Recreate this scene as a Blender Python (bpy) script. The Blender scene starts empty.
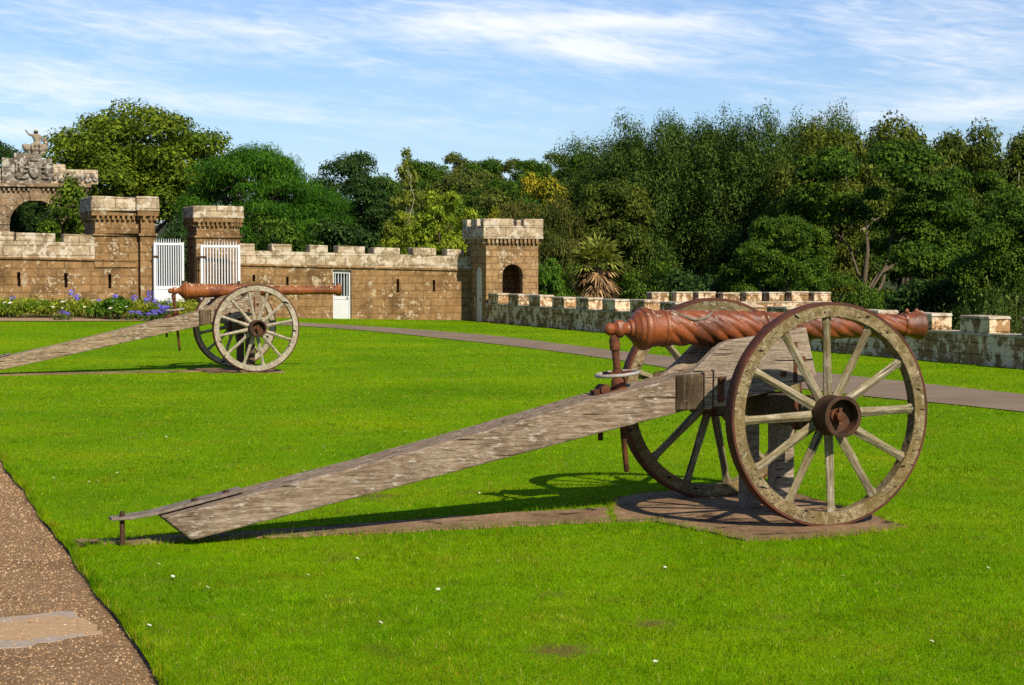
import bpy, bmesh, math, random
import numpy as np
from mathutils import Vector, Matrix

random.seed(7)
RNG = np.random.default_rng(11)
PI = math.pi
scene = bpy.context.scene
COL = scene.collection

# ------------------------------------------------------------------ camera
F, YH, H = 1888.0, 265.0, 1.73
PITCH = math.atan((342.5 - YH) / F)
cam_d = bpy.data.cameras.new("camera")
cam_d.sensor_width = 36.0
cam_d.lens = 36.0 * F / 1024.0
cam_d.clip_start, cam_d.clip_end = 0.1, 3000.0
cam = bpy.data.objects.new("camera", cam_d)
COL.objects.link(cam)
cam.location = (0, 0, H)
cam.rotation_euler = (PI / 2 - PITCH, 0, 0)
scene.camera = cam


def wx(px, Y):
    return (px - 512.0) / F * Y


def wz(py, Y):
    return H - (py - YH) / F * Y


# ------------------------------------------------------------------ node helpers
class NT:
    def __init__(s, tree):
        s.t = tree
        s.n, s.l = tree.nodes, tree.links

    def put(s, sock, v):
        if v is None:
            return
        if isinstance(v, bpy.types.NodeSocket):
            s.l.new(v, sock)
        else:
            if hasattr(sock, "default_value"):
                try:
                    sock.default_value = v
                except Exception:
                    sock.default_value = (*v, 1.0)

    def node(s, ty, ins=None, **attrs):
        n = s.n.new(ty)
        for k, v in attrs.items():
            setattr(n, k, v)
        for k, v in (ins or {}).items():
            s.put(n.inputs[k], v)
        return n

    def math(s, op, a, b=0.0, c=None, clamp=False):
        n = s.n.new("ShaderNodeMath")
        n.operation = op
        n.use_clamp = clamp
        s.put(n.inputs[0], a)
        s.put(n.inputs[1], b)
        if c is not None:
            s.put(n.inputs[2], c)
        return n.outputs[0]

    def mix(s, f, a, b, blend="MIX"):
        n = s.n.new("ShaderNodeMix")
        n.data_type = "RGBA"
        n.blend_type = blend
        s.put(n.inputs[0], f)
        for sock, v in ((n.inputs[6], a), (n.inputs[7], b)):
            if not isinstance(v, bpy.types.NodeSocket):
                v = (*v[:3], 1.0)
            s.put(sock, v)
        return n.outputs[2]

    def noise(s, vec, scale, detail=4.0, rough=0.55, dist=0.0, out=0):
        n = s.node("ShaderNodeTexNoise", {"Scale": scale, "Detail": detail, "Roughness": rough, "Distortion": dist})
        s.put(n.inputs["Vector"], vec)
        return n.outputs[out]

    def vor(s, vec, scale, out="Distance", feature="F1", rnd=1.0):
        n = s.node("ShaderNodeTexVoronoi", {"Scale": scale, "Randomness": rnd}, feature=feature)
        s.put(n.inputs["Vector"], vec)
        return n.outputs[out]

    def ramp(s, f, stops, interp="LINEAR"):
        n = s.n.new("ShaderNodeValToRGB")
        n.color_ramp.interpolation = interp
        e = n.color_ramp.elements
        while len(e) < len(stops):
            e.new(0.5)
        for i, (p, c) in enumerate(stops):
            e[i].position = p
            e[i].color = (c, c, c, 1) if isinstance(c, (int, float)) else (*c, 1)
        s.put(n.inputs[0], f)
        return n.outputs[0]

    def step(s, f, lo, hi):
        n = s.node("ShaderNodeMapRange", {1: lo, 2: hi, 3: 0.0, 4: 1.0}, interpolation_type="SMOOTHSTEP")
        s.put(n.inputs[0], f)
        return n.outputs[0]

    def mapping(s, vec, scale=(1, 1, 1), rot=(0, 0, 0), loc=(0, 0, 0)):
        n = s.node("ShaderNodeMapping", {"Scale": scale, "Rotation": rot, "Location": loc})
        s.put(n.inputs["Vector"], vec)
        return n.outputs[0]

    def bump(s, h, strength=0.4, dist=0.02, normal=None):
        n = s.node("ShaderNodeBump", {"Strength": strength, "Distance": dist})
        s.put(n.inputs["Height"], h)
        if normal is not None:
            s.put(n.inputs["Normal"], normal)
        return n.outputs[0]


def new_mat(name):
    m = bpy.data.materials.new(name)
    m.use_nodes = True
    t = NT(m.node_tree)
    b = next(n for n in t.n if n.type == "BSDF_PRINCIPLED")
    return m, t, b


def tc(t, out="Object"):
    return t.node("ShaderNodeTexCoord").outputs[out]


def finish(t, b, color, rough=0.85, normal=None, spec=0.3, metal=0.0):
    t.put(b.inputs["Base Color"], color if isinstance(color, bpy.types.NodeSocket) else (*color, 1))
    t.put(b.inputs["Roughness"], rough)
    b.inputs["Specular IOR Level"].default_value = spec
    b.inputs["Metallic"].default_value = metal
    if normal is not None:
        t.put(b.inputs["Normal"], normal)


# ------------------------------------------------------------------ materials
def stone_mat(name, c1, c2, mortar, lichen=(0.62, 0.56, 0.44), lich=(0.30, 0.46), bw=0.62, rh=0.29, grime=0.5, big=0.0, spots=1.0):
    m, t, b = new_mat(name)
    uv = tc(t, "UV")
    ob = tc(t, "Object")
    wob = t.mix(0.04, uv, t.noise(ob, 3.0, 2.0, out=1), "ADD")
    br = t.node("ShaderNodeTexBrick", {"Scale": 1.0, "Mortar Size": 0.012, "Mortar Smooth": 0.4, "Bias": 0.0,
                                       "Brick Width": bw, "Row Height": rh, "Color1": (*c1, 1), "Color2": (*c2, 1), "Mortar": (*mortar, 1)})
    t.put(br.inputs["Vector"], wob)
    n1 = t.noise(ob, 1.1, 6, 0.65)
    n2 = t.noise(ob, 6.0, 6, 0.7)
    n3 = t.noise(ob, 28.0, 4, 0.7)
    c = t.mix(t.step(n1, 0.42, 0.68), br.outputs["Color"], [v * (1 - grime) for v in c2])
    c = t.mix(0.8, c, t.ramp(n2, [(0.25, 0.45), (0.55, 1.0), (0.8, 1.35)]), "MULTIPLY")
    c = t.mix(0.5, c, t.ramp(n3, [(0.3, 0.7), (0.7, 1.25)]), "MULTIPLY")
    # round pale lichen spots gathered in patches
    w2 = t.mix(0.12, ob, t.noise(ob, 9.0, 3.0, out=1), "ADD")
    v = t.vor(w2, 7.5)
    v2 = t.vor(w2, 13.0)
    patch = t.step(t.noise(ob, 1.3, 5, 0.65), 0.47, 0.60)
    sz = t.noise(ob, 2.2, 2, 0.5)
    l1 = t.math("SUBTRACT", 1.0, t.step(t.math("ADD", v, t.math("MULTIPLY", sz, -0.42)), lich[0] - 0.24, lich[1] - 0.32))
    l2 = t.math("SUBTRACT", 1.0, t.step(t.math("ADD", v2, t.math("MULTIPLY", sz, -0.35)), 0.02, 0.08))
    lm = t.math("MULTIPLY", t.math("MAXIMUM", l1, l2), patch)
    if big > 0:
        lb = t.step(t.math("ADD", t.noise(w2, 4.0, 5, 0.62), t.math("MULTIPLY", n1, 0.35)), 0.78 - big * 0.25, 0.86 - big * 0.25)
        lm = t.math("MAXIMUM", lm, lb)
    lm = t.math("MULTIPLY", t.math("MULTIPLY", lm, spots, clamp=True), 0.85)
    lc = t.mix(0.9, lichen, t.ramp(n3, [(0.25, 0.6), (0.75, 1.15)]), "MULTIPLY")
    c = t.mix(lm, c, lc)
    hgt = t.math("ADD", t.math("MULTIPLY", br.outputs["Fac"], -0.7), t.math("ADD", t.math("MULTIPLY", n2, 0.8), t.math("MULTIPLY", n3, 0.4)))
    finish(t, b, c, 0.97, t.bump(hgt, 0.9, 0.04), 0.05)
    return m


def wood_mat(name, c_dark, c_mid, c_light, lichen=(0.6, 0.56, 0.46), lich=0.5, axis_scale=(0.35, 5, 5), moss=0.0, weather=0.7, green=(0.20, 0.17, 0.05)):
    m, t, b = new_mat(name)
    ob = tc(t, "Object")
    oi = t.node("ShaderNodeObjectInfo").outputs["Random"]
    ob = t.node("ShaderNodeVectorMath", {0: ob, 1: t.node("ShaderNodeCombineXYZ", {0: t.math("MULTIPLY", oi, 7.0), 1: t.math("MULTIPLY", oi, 13.0), 2: 0.0}).outputs[0]}, operation="ADD").outputs[0]
    g = t.mapping(ob, scale=axis_scale)
    grain = t.noise(g, 9.0, 8, 0.7, 0.6)
    fine = t.noise(g, 30.0, 4, 0.7, 0.3)
    patch = t.noise(ob, 2.4, 5, 0.6)
    sm = t.noise(ob, 34.0, 4, 0.65)
    c = t.ramp(grain, [(0.3, c_dark), (0.5, c_mid), (0.68, c_light)])
    c = t.mix(t.math("MULTIPLY", t.step(patch, 0.45, 0.66), weather), c, c_dark)
    c = t.mix(0.8, c, t.ramp(fine, [(0.3, 0.42), (0.6, 1.1)]), "MULTIPLY")
    c = t.mix(0.7, c, t.ramp(t.noise(t.mapping(ob, scale=(0.6, 1.4, 1.4)), 42.0, 4, 0.7), [(0.34, 0.55), (0.55, 1.05)]), "MULTIPLY")
    if moss > 0:
        c = t.mix(t.math("MULTIPLY", t.step(t.noise(ob, 5.0, 5, 0.65), 0.42, 0.6), moss), c, green)
    lm = t.step(t.math("ADD", t.noise(t.mapping(ob, scale=(0.45, 1.7, 1.7) if axis_scale[0] < 1 else (1, 1, 1)), 24.0, 6, 0.68), t.math("MULTIPLY", patch, 0.40)), 0.88 - lich * 0.20, 1.0 - lich * 0.20)
    lm = t.math("MULTIPLY", lm, 0.8)
    c = t.mix(lm, c, t.mix(0.8, lichen, t.ramp(sm, [(0.3, 0.55), (0.7, 1.1)]), "MULTIPLY"))
    crack = t.step(t.noise(t.mapping(ob, scale=(axis_scale[0] * 0.7, axis_scale[1] * 1.6, axis_scale[2] * 1.6)), 6.0, 3, 0.5), 0.355, 0.32)
    c = t.mix(crack, c, (0.02, 0.014, 0.01))
    h = t.math("ADD", t.math("MULTIPLY", grain, 0.6), t.math("ADD", t.math("MULTIPLY", fine, 0.5), t.math("MULTIPLY", crack, -1.5)))
    finish(t, b, c, 0.95, t.bump(t.math("ADD", h, t.math("MULTIPLY", lm, 0.5)), 0.65, 0.01), 0.08)
    return m


def metal_mat(name, base, alt, rough=0.45, spots=None, spot_amt=0.2, scale=1.0, spec=0.5):
    m, t, b = new_mat(name)
    ob = tc(t, "Object")
    n1 = t.noise(ob, 4.0 * scale, 6, 0.65)
    n2 = t.noise(ob, 26.0 * scale, 5, 0.7)
    c = t.mix(t.step(t.math("ADD", n1, t.math("MULTIPLY", t.math("SUBTRACT", n2, 0.5), 0.5)), 0.40, 0.62), base, alt)
    c = t.mix(0.7, c, t.ramp(n2, [(0.3, 0.45), (0.7, 1.3)]), "MULTIPLY")
    r = t.math("ADD", rough - 0.1, t.math("MULTIPLY", n1, 0.3))
    if spots is not None:
        # pale crust that settles on upward faces
        up = t.node("ShaderNodeSeparateXYZ", {0: t.node("ShaderNodeNewGeometry").outputs["Normal"]}).outputs[2]
        s1 = t.step(t.math("ADD", t.noise(ob, 16.0, 5, 0.7), t.math("MULTIPLY", up, 0.16)), 0.74 - spot_amt * 0.25, 0.82 - spot_amt * 0.25)
        c = t.mix(s1, c, spots)
        r = t.math("MAXIMUM", r, t.math("MULTIPLY", s1, 0.9))
    finish(t, b, c, r, t.bump(t.math("ADD", n2, n1), 0.5, 0.010), spec)
    return m


def leaf_mat(name, c1, c2, trans=0.3, patch_scale=0.5, rough=0.65):
    m, t, b = new_mat(name)
    rnd = t.node("ShaderNodeNewGeometry").outputs["Random Per Island"]
    ob = tc(t, "Object")
    oi = t.node("ShaderNodeObjectInfo").outputs["Random"]
    n = t.noise(ob, patch_scale, 3, 0.6)
    c = t.mix(t.step(t.math("ADD", n, t.math("MULTIPLY", t.math("SUBTRACT", rnd, 0.5), 0.35)), 0.38, 0.66), c1, c2)
    c = t.mix(1.0, c, t.ramp(rnd, [(0.0, 0.62), (0.6, 1.0), (1.0, 1.5)]), "MULTIPLY")
    c = t.mix(1.0, c, t.ramp(oi, [(0.0, (0.86, 0.90, 0.9)), (1.0, (1.14, 1.08, 1.0))]), "MULTIPLY")
    finish(t, b, c, rough, None, 0.1)
    tr = t.node("ShaderNodeBsdfTranslucent")
    t.put(tr.inputs["Color"], t.mix(1.0, c, (1.2, 1.3, 0.6), "MULTIPLY"))
    ms = t.node("ShaderNodeMixShader", {0: trans})
    t.l.new(b.outputs[0], ms.inputs[1])
    t.l.new(tr.outputs[0], ms.inputs[2])
    out = next(n for n in t.n if n.type == "OUTPUT_MATERIAL")
    t.l.new(ms.outputs[0], out.inputs["Surface"])
    return m


def plain_mat(name, c, rough=0.6, var=0.25, scale=6.0, spec=0.3):
    m, t, b = new_mat(name)
    ob = tc(t, "Object")
    n = t.noise(ob, scale, 5, 0.65)
    col = t.mix(1.0, c, t.ramp(n, [(0.25, 1 - var), (0.75, 1 + var)]), "MULTIPLY")
    finish(t, b, col, rough, t.bump(n, 0.2, 0.01), spec)
    return m


M = {}
M["castle"] = stone_mat("castle_sandstone", (0.305, 0.178, 0.075), (0.255, 0.145, 0.060), (0.205, 0.122, 0.055), lichen=(0.50, 0.40, 0.26), lich=(0.27, 0.45), big=0.04, bw=0.5, rh=0.235)
M["coping"] = stone_mat("coping_sandstone", (0.46, 0.355, 0.225), (0.36, 0.265, 0.155), (0.18, 0.12, 0.07), lichen=(0.60, 0.51, 0.38), big=0.46, grime=0.5)
M["tower"] = stone_mat("tower_sandstone", (0.36, 0.225, 0.100), (0.30, 0.182, 0.080), (0.22, 0.14, 0.07), lichen=(0.52, 0.42, 0.28), bw=0.42, rh=0.20, big=0.08)
M["parapet"] = stone_mat("parapet_stone", (0.37, 0.215, 0.095), (0.26, 0.150, 0.064), (0.16, 0.095, 0.045), lichen=(0.84, 0.64, 0.42), bw=0.40, rh=0.20, big=0.50, grime=0.4)
M["parapet_cap"] = stone_mat("parapet_cap_stone", (0.45, 0.36, 0.24), (0.35, 0.27, 0.18), (0.25, 0.2, 0.14), lichen=(0.56, 0.50, 0.39), bw=1.5, rh=0.8, big=0.4, grime=0.4)
M["gatehouse"] = stone_mat("gatehouse_stone", (0.30, 0.205, 0.115), (0.24, 0.16, 0.085), (0.16, 0.11, 0.06), bw=0.9, rh=0.4, big=0.1, lichen=(0.5, 0.42, 0.3))
M["grey_carving"] = stone_mat("grey_carved_stone", (0.20, 0.165, 0.12), (0.155, 0.125, 0.09), (0.11, 0.09, 0.07), bw=1.6, rh=0.9, big=0.35, lichen=(0.45, 0.41, 0.33))
M["statue"] = stone_mat("statue_stone", (0.30, 0.245, 0.17), (0.24, 0.195, 0.135), (0.26, 0.21, 0.15), bw=4, rh=4, big=0.2, lichen=(0.40, 0.34, 0.24))
M["slot_shade"] = plain_mat("recess_shade_tone", (0.13, 0.08, 0.042), 0.95)  # darker tone standing in for the shade inside the wall slots
M["beam_wood"] = wood_mat("weathered_beam_wood", (0.105, 0.066, 0.038), (0.24, 0.172, 0.115), (0.38, 0.30, 0.225), lichen=(0.47, 0.40, 0.32), lich=0.80, weather=0.8)
M["block_wood"] = wood_mat("dark_block_wood", (0.05, 0.032, 0.018), (0.14, 0.095, 0.055), (0.33, 0.26, 0.18), lich=0.1, axis_scale=(5, 5, 0.35), weather=0.8)  # side block wood, darker brown than the beam
M["cheek_wood"] = wood_mat("weathered_cheek_wood", (0.15, 0.108, 0.072), (0.30, 0.235, 0.17), (0.42, 0.345, 0.255), lich=0.30, weather=0.45)
M["wheel_wood"] = wood_mat("mossy_wheel_wood", (0.060, 0.042, 0.020), (0.22, 0.165, 0.085), (0.42, 0.34, 0.20), lichen=(0.46, 0.41, 0.29), lich=0.42, axis_scale=(3.0, 3.0, 3.0), moss=0.6, weather=0.5, green=(0.13, 0.090, 0.026))
M["spoke_wood"] = wood_mat("weathered_spoke_wood", (0.09, 0.068, 0.034), (0.27, 0.22, 0.13), (0.52, 0.46, 0.36), lich=0.35, moss=0.4, weather=0.6, green=(0.16, 0.125, 0.045))
M["far_wheel_wood"] = wood_mat("grey_wheel_wood", (0.20, 0.16, 0.105), (0.38, 0.32, 0.235), (0.48, 0.42, 0.32), lich=0.30, axis_scale=(1.2, 1.2, 1.2), moss=0.15, weather=0.35)
M["far_beam_wood"] = wood_mat("brown_beam_wood", (0.13, 0.085, 0.045), (0.29, 0.205, 0.125), (0.40, 0.30, 0.19), lichen=(0.48, 0.41, 0.31), lich=0.75, weather=0.75)
M["dark_wood"] = wood_mat("dark_axle_wood", (0.05, 0.032, 0.02), (0.13, 0.09, 0.055), (0.21, 0.15, 0.10), lich=0.15)
M["bronze"] = metal_mat("red_brown_gun_metal", (0.225, 0.058, 0.012), (0.090, 0.022, 0.005), 0.44, spots=(0.36, 0.25, 0.15), spot_amt=0.22, spec=0.5)
M["far_bronze"] = metal_mat("orange_brown_gun_metal", (0.25, 0.074, 0.015), (0.115, 0.030, 0.007), 0.5, spots=(0.45, 0.34, 0.20), spot_amt=0.35, spec=0.25)
M["tyre"] = metal_mat("red_oxide_iron", (0.105, 0.032, 0.016), (0.060, 0.020, 0.011), 0.7, spec=0.25)
M["rust"] = metal_mat("rusted_iron", (0.14, 0.046, 0.018), (0.055, 0.021, 0.010), 0.8, scale=3.0, spec=0.25)
M["dark_iron"] = metal_mat("dark_rusty_iron", (0.070, 0.032, 0.014), (0.034, 0.017, 0.009), 0.65, scale=2.0, spec=0.2)
M["plate_iron"] = metal_mat("weathered_plate_iron", (0.22, 0.175, 0.135), (0.13, 0.095, 0.068), 0.7, scale=3.0, spec=0.2)
M["grey_iron"] = metal_mat("grey_worn_iron", (0.36, 0.32, 0.29), (0.28, 0.23, 0.19), 0.55, scale=2.0)
M["white_paint"] = plain_mat("white_gate_paint", (0.56, 0.57, 0.60), 0.45, 0.06, 3.0)
M["white_door"] = plain_mat("white_door_paint", (0.50, 0.50, 0.485), 0.5, 0.08, 3.0)
M["door_shade"] = plain_mat("door_opening_shade", (0.03, 0.035, 0.045), 0.5)  # near-black tone painted for the unlit space behind the door bars
M["bark"] = plain_mat("grey_brown_bark", (0.095, 0.074, 0.046), 0.95, 0.45, 9.0)
M["pale_bark"] = plain_mat("pale_birch_bark", (0.34, 0.29, 0.21), 0.9, 0.3, 7.0)
M["palm_bark"] = plain_mat("fibrous_palm_bark", (0.11, 0.065, 0.035), 0.95, 0.45, 14.0)
L = {}
L["sycamore"] = leaf_mat("sycamore_leaf", (0.062, 0.110, 0.007), (0.130, 0.175, 0.011), 0.3)
L["mid"] = leaf_mat("mid_green_leaf", (0.028, 0.070, 0.005), (0.070, 0.124, 0.008), 0.25)
L["dark"] = leaf_mat("dark_green_leaf", (0.018, 0.044, 0.008), (0.038, 0.074, 0.012), 0.2)
L["pine"] = leaf_mat("pine_needle", (0.020, 0.074, 0.003), (0.044, 0.115, 0.004), 0.2)
L["poplar"] = leaf_mat("poplar_leaf", (0.038, 0.074, 0.011), (0.078, 0.124, 0.018), 0.25)
L["olive"] = leaf_mat("olive_green_leaf", (0.042, 0.068, 0.007), (0.092, 0.112, 0.011), 0.25)
L["hill"] = leaf_mat("hill_wood_leaf", (0.058, 0.084, 0.012), (0.105, 0.120, 0.018), 0.2)
L["bright"] = leaf_mat("bright_yellow_green_leaf", (0.14, 0.205, 0.012), (0.24, 0.285, 0.020), 0.35)
L["yellow"] = leaf_mat("yellow_leaf", (0.13, 0.15, 0.010), (0.26, 0.22, 0.012), 0.3)
L["brown"] = leaf_mat("brown_cypress_spray", (0.052, 0.070, 0.010), (0.115, 0.092, 0.018), 0.2)
L["birch"] = leaf_mat("birch_leaf", (0.105, 0.145, 0.016), (0.18, 0.205, 0.026), 0.35)
L["shrub"] = leaf_mat("shrub_leaf", (0.045, 0.115, 0.010), (0.09, 0.17, 0.012), 0.3)
L["palm_green"] = leaf_mat("palm_green_frond", (0.16, 0.18, 0.025), (0.26, 0.27, 0.05), 0.25)
L["palm_dead"] = leaf_mat("palm_dead_frond", (0.20, 0.125, 0.06), (0.38, 0.265, 0.135), 0.15)
L["bed"] = leaf_mat("flower_bed_leaf", (0.11, 0.190, 0.010), (0.30, 0.30, 0.030), 0.3, 1.2)
L["weed"] = leaf_mat("tall_weed_blade", (0.06, 0.10, 0.016), (0.13, 0.16, 0.035), 0.3)
M["daisy_white"] = plain_mat("white_petal", (0.82, 0.82, 0.76), 0.7, 0.05)
M["daisy_eye"] = plain_mat("yellow_flower_eye", (0.6, 0.36, 0.02), 0.7, 0.1)
M["blue_petal"] = plain_mat("violet_blue_petal", (0.13, 0.10, 0.52), 0.6, 0.3, 30.0)
M["stem"] = plain_mat("green_flower_stem", (0.07, 0.13, 0.02), 0.7)


# ------------------------------------------------------------------ mesh helpers
class MB:
    def __init__(s):
        s.v, s.f = [], []

    def add(s, vs, fs, mtx=None):
        o = len(s.v)
        for p in vs:
            p = Vector(p)
            s.v.append(tuple(mtx @ p if mtx else p))
        s.f += [tuple(i + o for i in q) for q in fs]
        return s

    def box(s, x0, x1, y0, y1, z0, z1, mtx=None):
        vs = [(x, y, z) for z in (z0, z1) for x, y in ((x0, y0), (x1, y0), (x1, y1), (x0, y1))]
        return s.add(vs, [(3, 2, 1, 0), (4, 5, 6, 7), (0, 1, 5, 4), (1, 2, 6, 5), (2, 3, 7, 6), (3, 0, 4, 7)], mtx)

    def prism(s, poly, a0, a1, axis="z", mtx=None, top_scale=1.0):
        n = len(poly)
        cx = sum(p[0] for p in poly) / n
        cy = sum(p[1] for p in poly) / n
        vs = []
        for k, a in enumerate((a0, a1)):
            for p, q in poly:
                if k and top_scale != 1.0:
                    p, q = cx + (p - cx) * top_scale, cy + (q - cy) * top_scale
                vs.append((p, q, a) if axis == "z" else (p, a, q) if axis == "y" else (a, p, q))
        fs = [tuple(range(n - 1, -1, -1)), tuple(range(n, 2 * n))]
        fs += [(i, (i + 1) % n, n + (i + 1) % n, n + i) for i in range(n)]
        return s.add(vs, fs, mtx)

    def lathe(s, prof, axis="z", n=32, closed=False, mtx=None, mod=None):
        """prof: list of (a, r) along the axis; closed = a ring section."""
        vs = []
        for a, r in prof:
            for k in range(n):
                th = 2 * PI * k / n
                rr = r * (mod(a, th) if mod else 1.0)
                p, q = rr * math.cos(th), rr * math.sin(th)
                vs.append((a, p, q) if axis == "x" else (q, a, p) if axis == "y" else (p, q, a))
        m = len(prof)
        fs = []
        for i in range(m if closed else m - 1):
            j = (i + 1) % m
            fs += [(i * n + k, i * n + (k + 1) % n, j * n + (k + 1) % n, j * n + k) for k in range(n)]
        if not closed:
            fs.append(tuple(range(n - 1, -1, -1)))
            fs.append(tuple((m - 1) * n + k for k in range(n)))
        return s.add(vs, fs, mtx)

    def tube(s, pts, radii, n=8, closed=False, mtx=None):
        pts = [Vector(p) for p in pts]
        if not isinstance(radii, (list, tuple)):
            radii = [radii] * len(pts)
        m = len(pts)
        vs = []
        ref = None
        for i, p in enumerate(pts):
            if closed:
                d = pts[(i + 1) % m] - pts[i - 1]
            else:
                d = pts[min(i + 1, m - 1)] - pts[max(i - 1, 0)]
            d.normalize()
            if ref is None:
                ref = d.orthogonal().normalized()
            ref = (ref - d * ref.dot(d))
            if ref.length < 1e-6:
                ref = d.orthogonal()
            ref.normalize()
            b = d.cross(ref)
            for k in range(n):
                th = 2 * PI * k / n
                vs.append(p + (ref * math.cos(th) + b * math.sin(th)) * radii[i])
        fs = []
        for i in range(m if closed else m - 1):
            j = (i + 1) % m
            fs += [(i * n + k, i * n + (k + 1) % n, j * n + (k + 1) % n, j * n + k) for k in range(n)]
        if not closed:
            fs.append(tuple(range(n - 1, -1, -1)))
            fs.append(tuple((m - 1) * n + k for k in range(n)))
        return s.add(vs, fs, mtx)

    def ball(s, c, r, seg=10, rings=6, mtx=None):
        r = (r, r, r) if isinstance(r, (int, float)) else r
        vs = [(c[0], c[1], c[2] - r[2])]
        for i in range(1, rings):
            ph = -PI / 2 + PI * i / rings
            for k in range(seg):
                th = 2 * PI * k / seg
                vs.append((c[0] + r[0] * math.cos(ph) * math.cos(th), c[1] + r[1] * math.cos(ph) * math.sin(th), c[2] + r[2] * math.sin(ph)))
        vs.append((c[0], c[1], c[2] + r[2]))
        fs = [(0, 1 + (k + 1) % seg, 1 + k) for k in range(seg)]
        for i in range(rings - 2):
            a = 1 + i * seg
            fs += [(a + k, a + (k + 1) % seg, a + seg + (k + 1) % seg, a + seg + k) for k in range(seg)]
        a = 1 + (rings - 2) * seg
        fs += [(a + k, a + (k + 1) % seg, len(vs) - 1) for k in range(seg)]
        return s.add(vs, fs, mtx)

    def build(s, name, mat, parent=None, smooth=None, bevel=0.0, seg=2, shear=None, rough=0.0):
        bm = bmesh.new()
        vv = [bm.verts.new(p) for p in s.v]
        for q in s.f:
            try:
                bm.faces.new([vv[i] for i in q])
            except ValueError:
                pass
        bmesh.ops.recalc_face_normals(bm, faces=bm.faces)
        if shear:
            for v in bm.verts:
                v.co.z += shear(v.co)
        bm.normal_update()
        uvl = bm.loops.layers.uv.new("UVMap")
        for f in bm.faces:
            n = f.normal
            ax = max(range(3), key=lambda i: abs(n[i]))
            for lp in f.loops:
                c = lp.vert.co
                lp[uvl].uv = (c.y + 0.31, c.z) if ax == 0 else (c.x, c.z) if ax == 1 else (c.x, c.y)
        me = bpy.data.meshes.new(name)
        bm.to_mesh(me)
        bm.free()
        me.materials.append(mat)
        if smooth is not None:
            me.shade_smooth()
            me.set_sharp_from_angle(angle=math.radians(smooth))
        o = bpy.data.objects.new(name, me)
        COL.objects.link(o)
        if parent:
            o.parent = parent
        if bevel > 0:
            md = o.modifiers.new("edge", "BEVEL")
            md.width = bevel
            md.segments = seg
            md.limit_method = "ANGLE"
            md.angle_limit = math.radians(40)
        return o


def tag(o, label=None, cat=None, group=None, kind=None):
    if label:
        o["label"] = label
    if cat:
        o["category"] = cat
    if group:
        o["group"] = group
    if kind:
        o["kind"] = kind
    return o


def empty(name, loc=(0, 0, 0), rz=0.0):
    o = bpy.data.objects.new(name, None)
    o.empty_display_size = 0.3
    COL.objects.link(o)
    o.location = loc
    o.rotation_euler = (0, 0, rz)
    return o


def np_mesh(name, verts, faces_n, mat, parent=None, loop_n=4, smooth=False):
    """verts (N*k,3) consecutive faces of loop_n vertices each."""
    me = bpy.data.meshes.new(name)
    nv = len(verts)
    nf = nv // loop_n
    me.vertices.add(nv)
    me.vertices.foreach_set("co", np.ascontiguousarray(verts, np.float32).ravel())
    me.loops.add(nv)
    me.loops.foreach_set("vertex_index", np.arange(nv, dtype=np.int32))
    me.polygons.add(nf)
    me.polygons.foreach_set("loop_start", np.arange(0, nv, loop_n, dtype=np.int32))
    me.polygons.foreach_set("loop_total", np.full(nf, loop_n, np.int32))
    me.update(calc_edges=True)
    me.materials.append(mat)
    o = bpy.data.objects.new(name, me)
    COL.objects.link(o)
    if parent:
        o.parent = parent
    return o


def copy_tree(o, parent=None):
    c = o.copy()
    COL.objects.link(c)
    c.parent = parent
    for ch in list(o.children):
        copy_tree(ch, c)
    return c


# ------------------------------------------------------------------ terrain
PAR_A, PAR_B = (-0.83, 58.35), (8.52, 31.39)          # lawn face of the low battlement wall
pdx, pdy = PAR_B[0] - PAR_A[0], PAR_B[1] - PAR_A[1]
plen = math.hypot(pdx, pdy)
PU = (pdx / plen, pdy / plen)
PN = (-PU[1], PU[0])                                  # points away from the lawn (+x)


def par_d(X, Y):
    return (X - PAR_A[0]) * PN[0] + (Y - PAR_A[1]) * PN[1]


def sstep(x, a, b):
    t = np.clip((x - a) / (b - a), 0, 1)
    return t * t * (3 - 2 * t)


def rise(X, Y):
    X, Y = np.asarray(X, float), np.asarray(Y, float)
    return sstep(Y, 32, 54) * np.clip(-0.0257 * (X + 1.35) - 0.03, -0.03, 0.42)


def edge_x(Y):
    """x of the border between gravel and lawn"""
    Y = np.asarray(Y, float)
    return -2.80 - (Y - 11.7) * 0.346 + 0.010 * np.sin(Y * 2.3) + 0.008 * np.sin(Y * 6.1 + 1)


def par_x(Y):
    return PAR_A[0] + (PAR_A[1] - np.asarray(Y, float)) * (-pdx / pdy)


def hill(X, Y):
    X, Y = np.asarray(X, float), np.asarray(Y, float)
    d = par_d(X, Y)
    drop = -2.6 * sstep(d, 0.9, 9.0) * (1 - sstep(X, -6 - (Y - 60) * 0.1, 3))* 0 - 2.6 * sstep(d, 0.9, 9.0)
    drop = drop * sstep(X + 0.12 * (Y - 60), -6, 2)
    up = 9.0 * sstep(Y, 110, 230) * (0.55 + 0.45 * sstep(X, -60, 10)) + 0.6 * sstep(Y, 70, 120)
    return rise(X, Y) - 0.14 + drop + up + 0.15 * np.sin(X * 0.31) * np.sin(Y * 0.23) * sstep(Y, 66, 90)


def grid_obj(name, us, vs, fx, fz, mat):
    verts, faces = [], []
    for v in vs:
        for u in us:
            x, y = fx(u, v)
            verts.append((float(x), float(y), float(fz(x, y))))
    n = len(us)
    for j in range(len(vs) - 1):
        for i in range(n - 1):
            faces.append((j * n + i, j * n + i + 1, (j + 1) * n + i + 1, (j + 1) * n + i))
    me = bpy.data.meshes.new(name)
    me.from_pydata(verts, [], faces)
    me.materials.append(mat)
    me.shade_smooth()
    o = bpy.data.objects.new(name, me)
    COL.objects.link(o)
    return o


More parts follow.
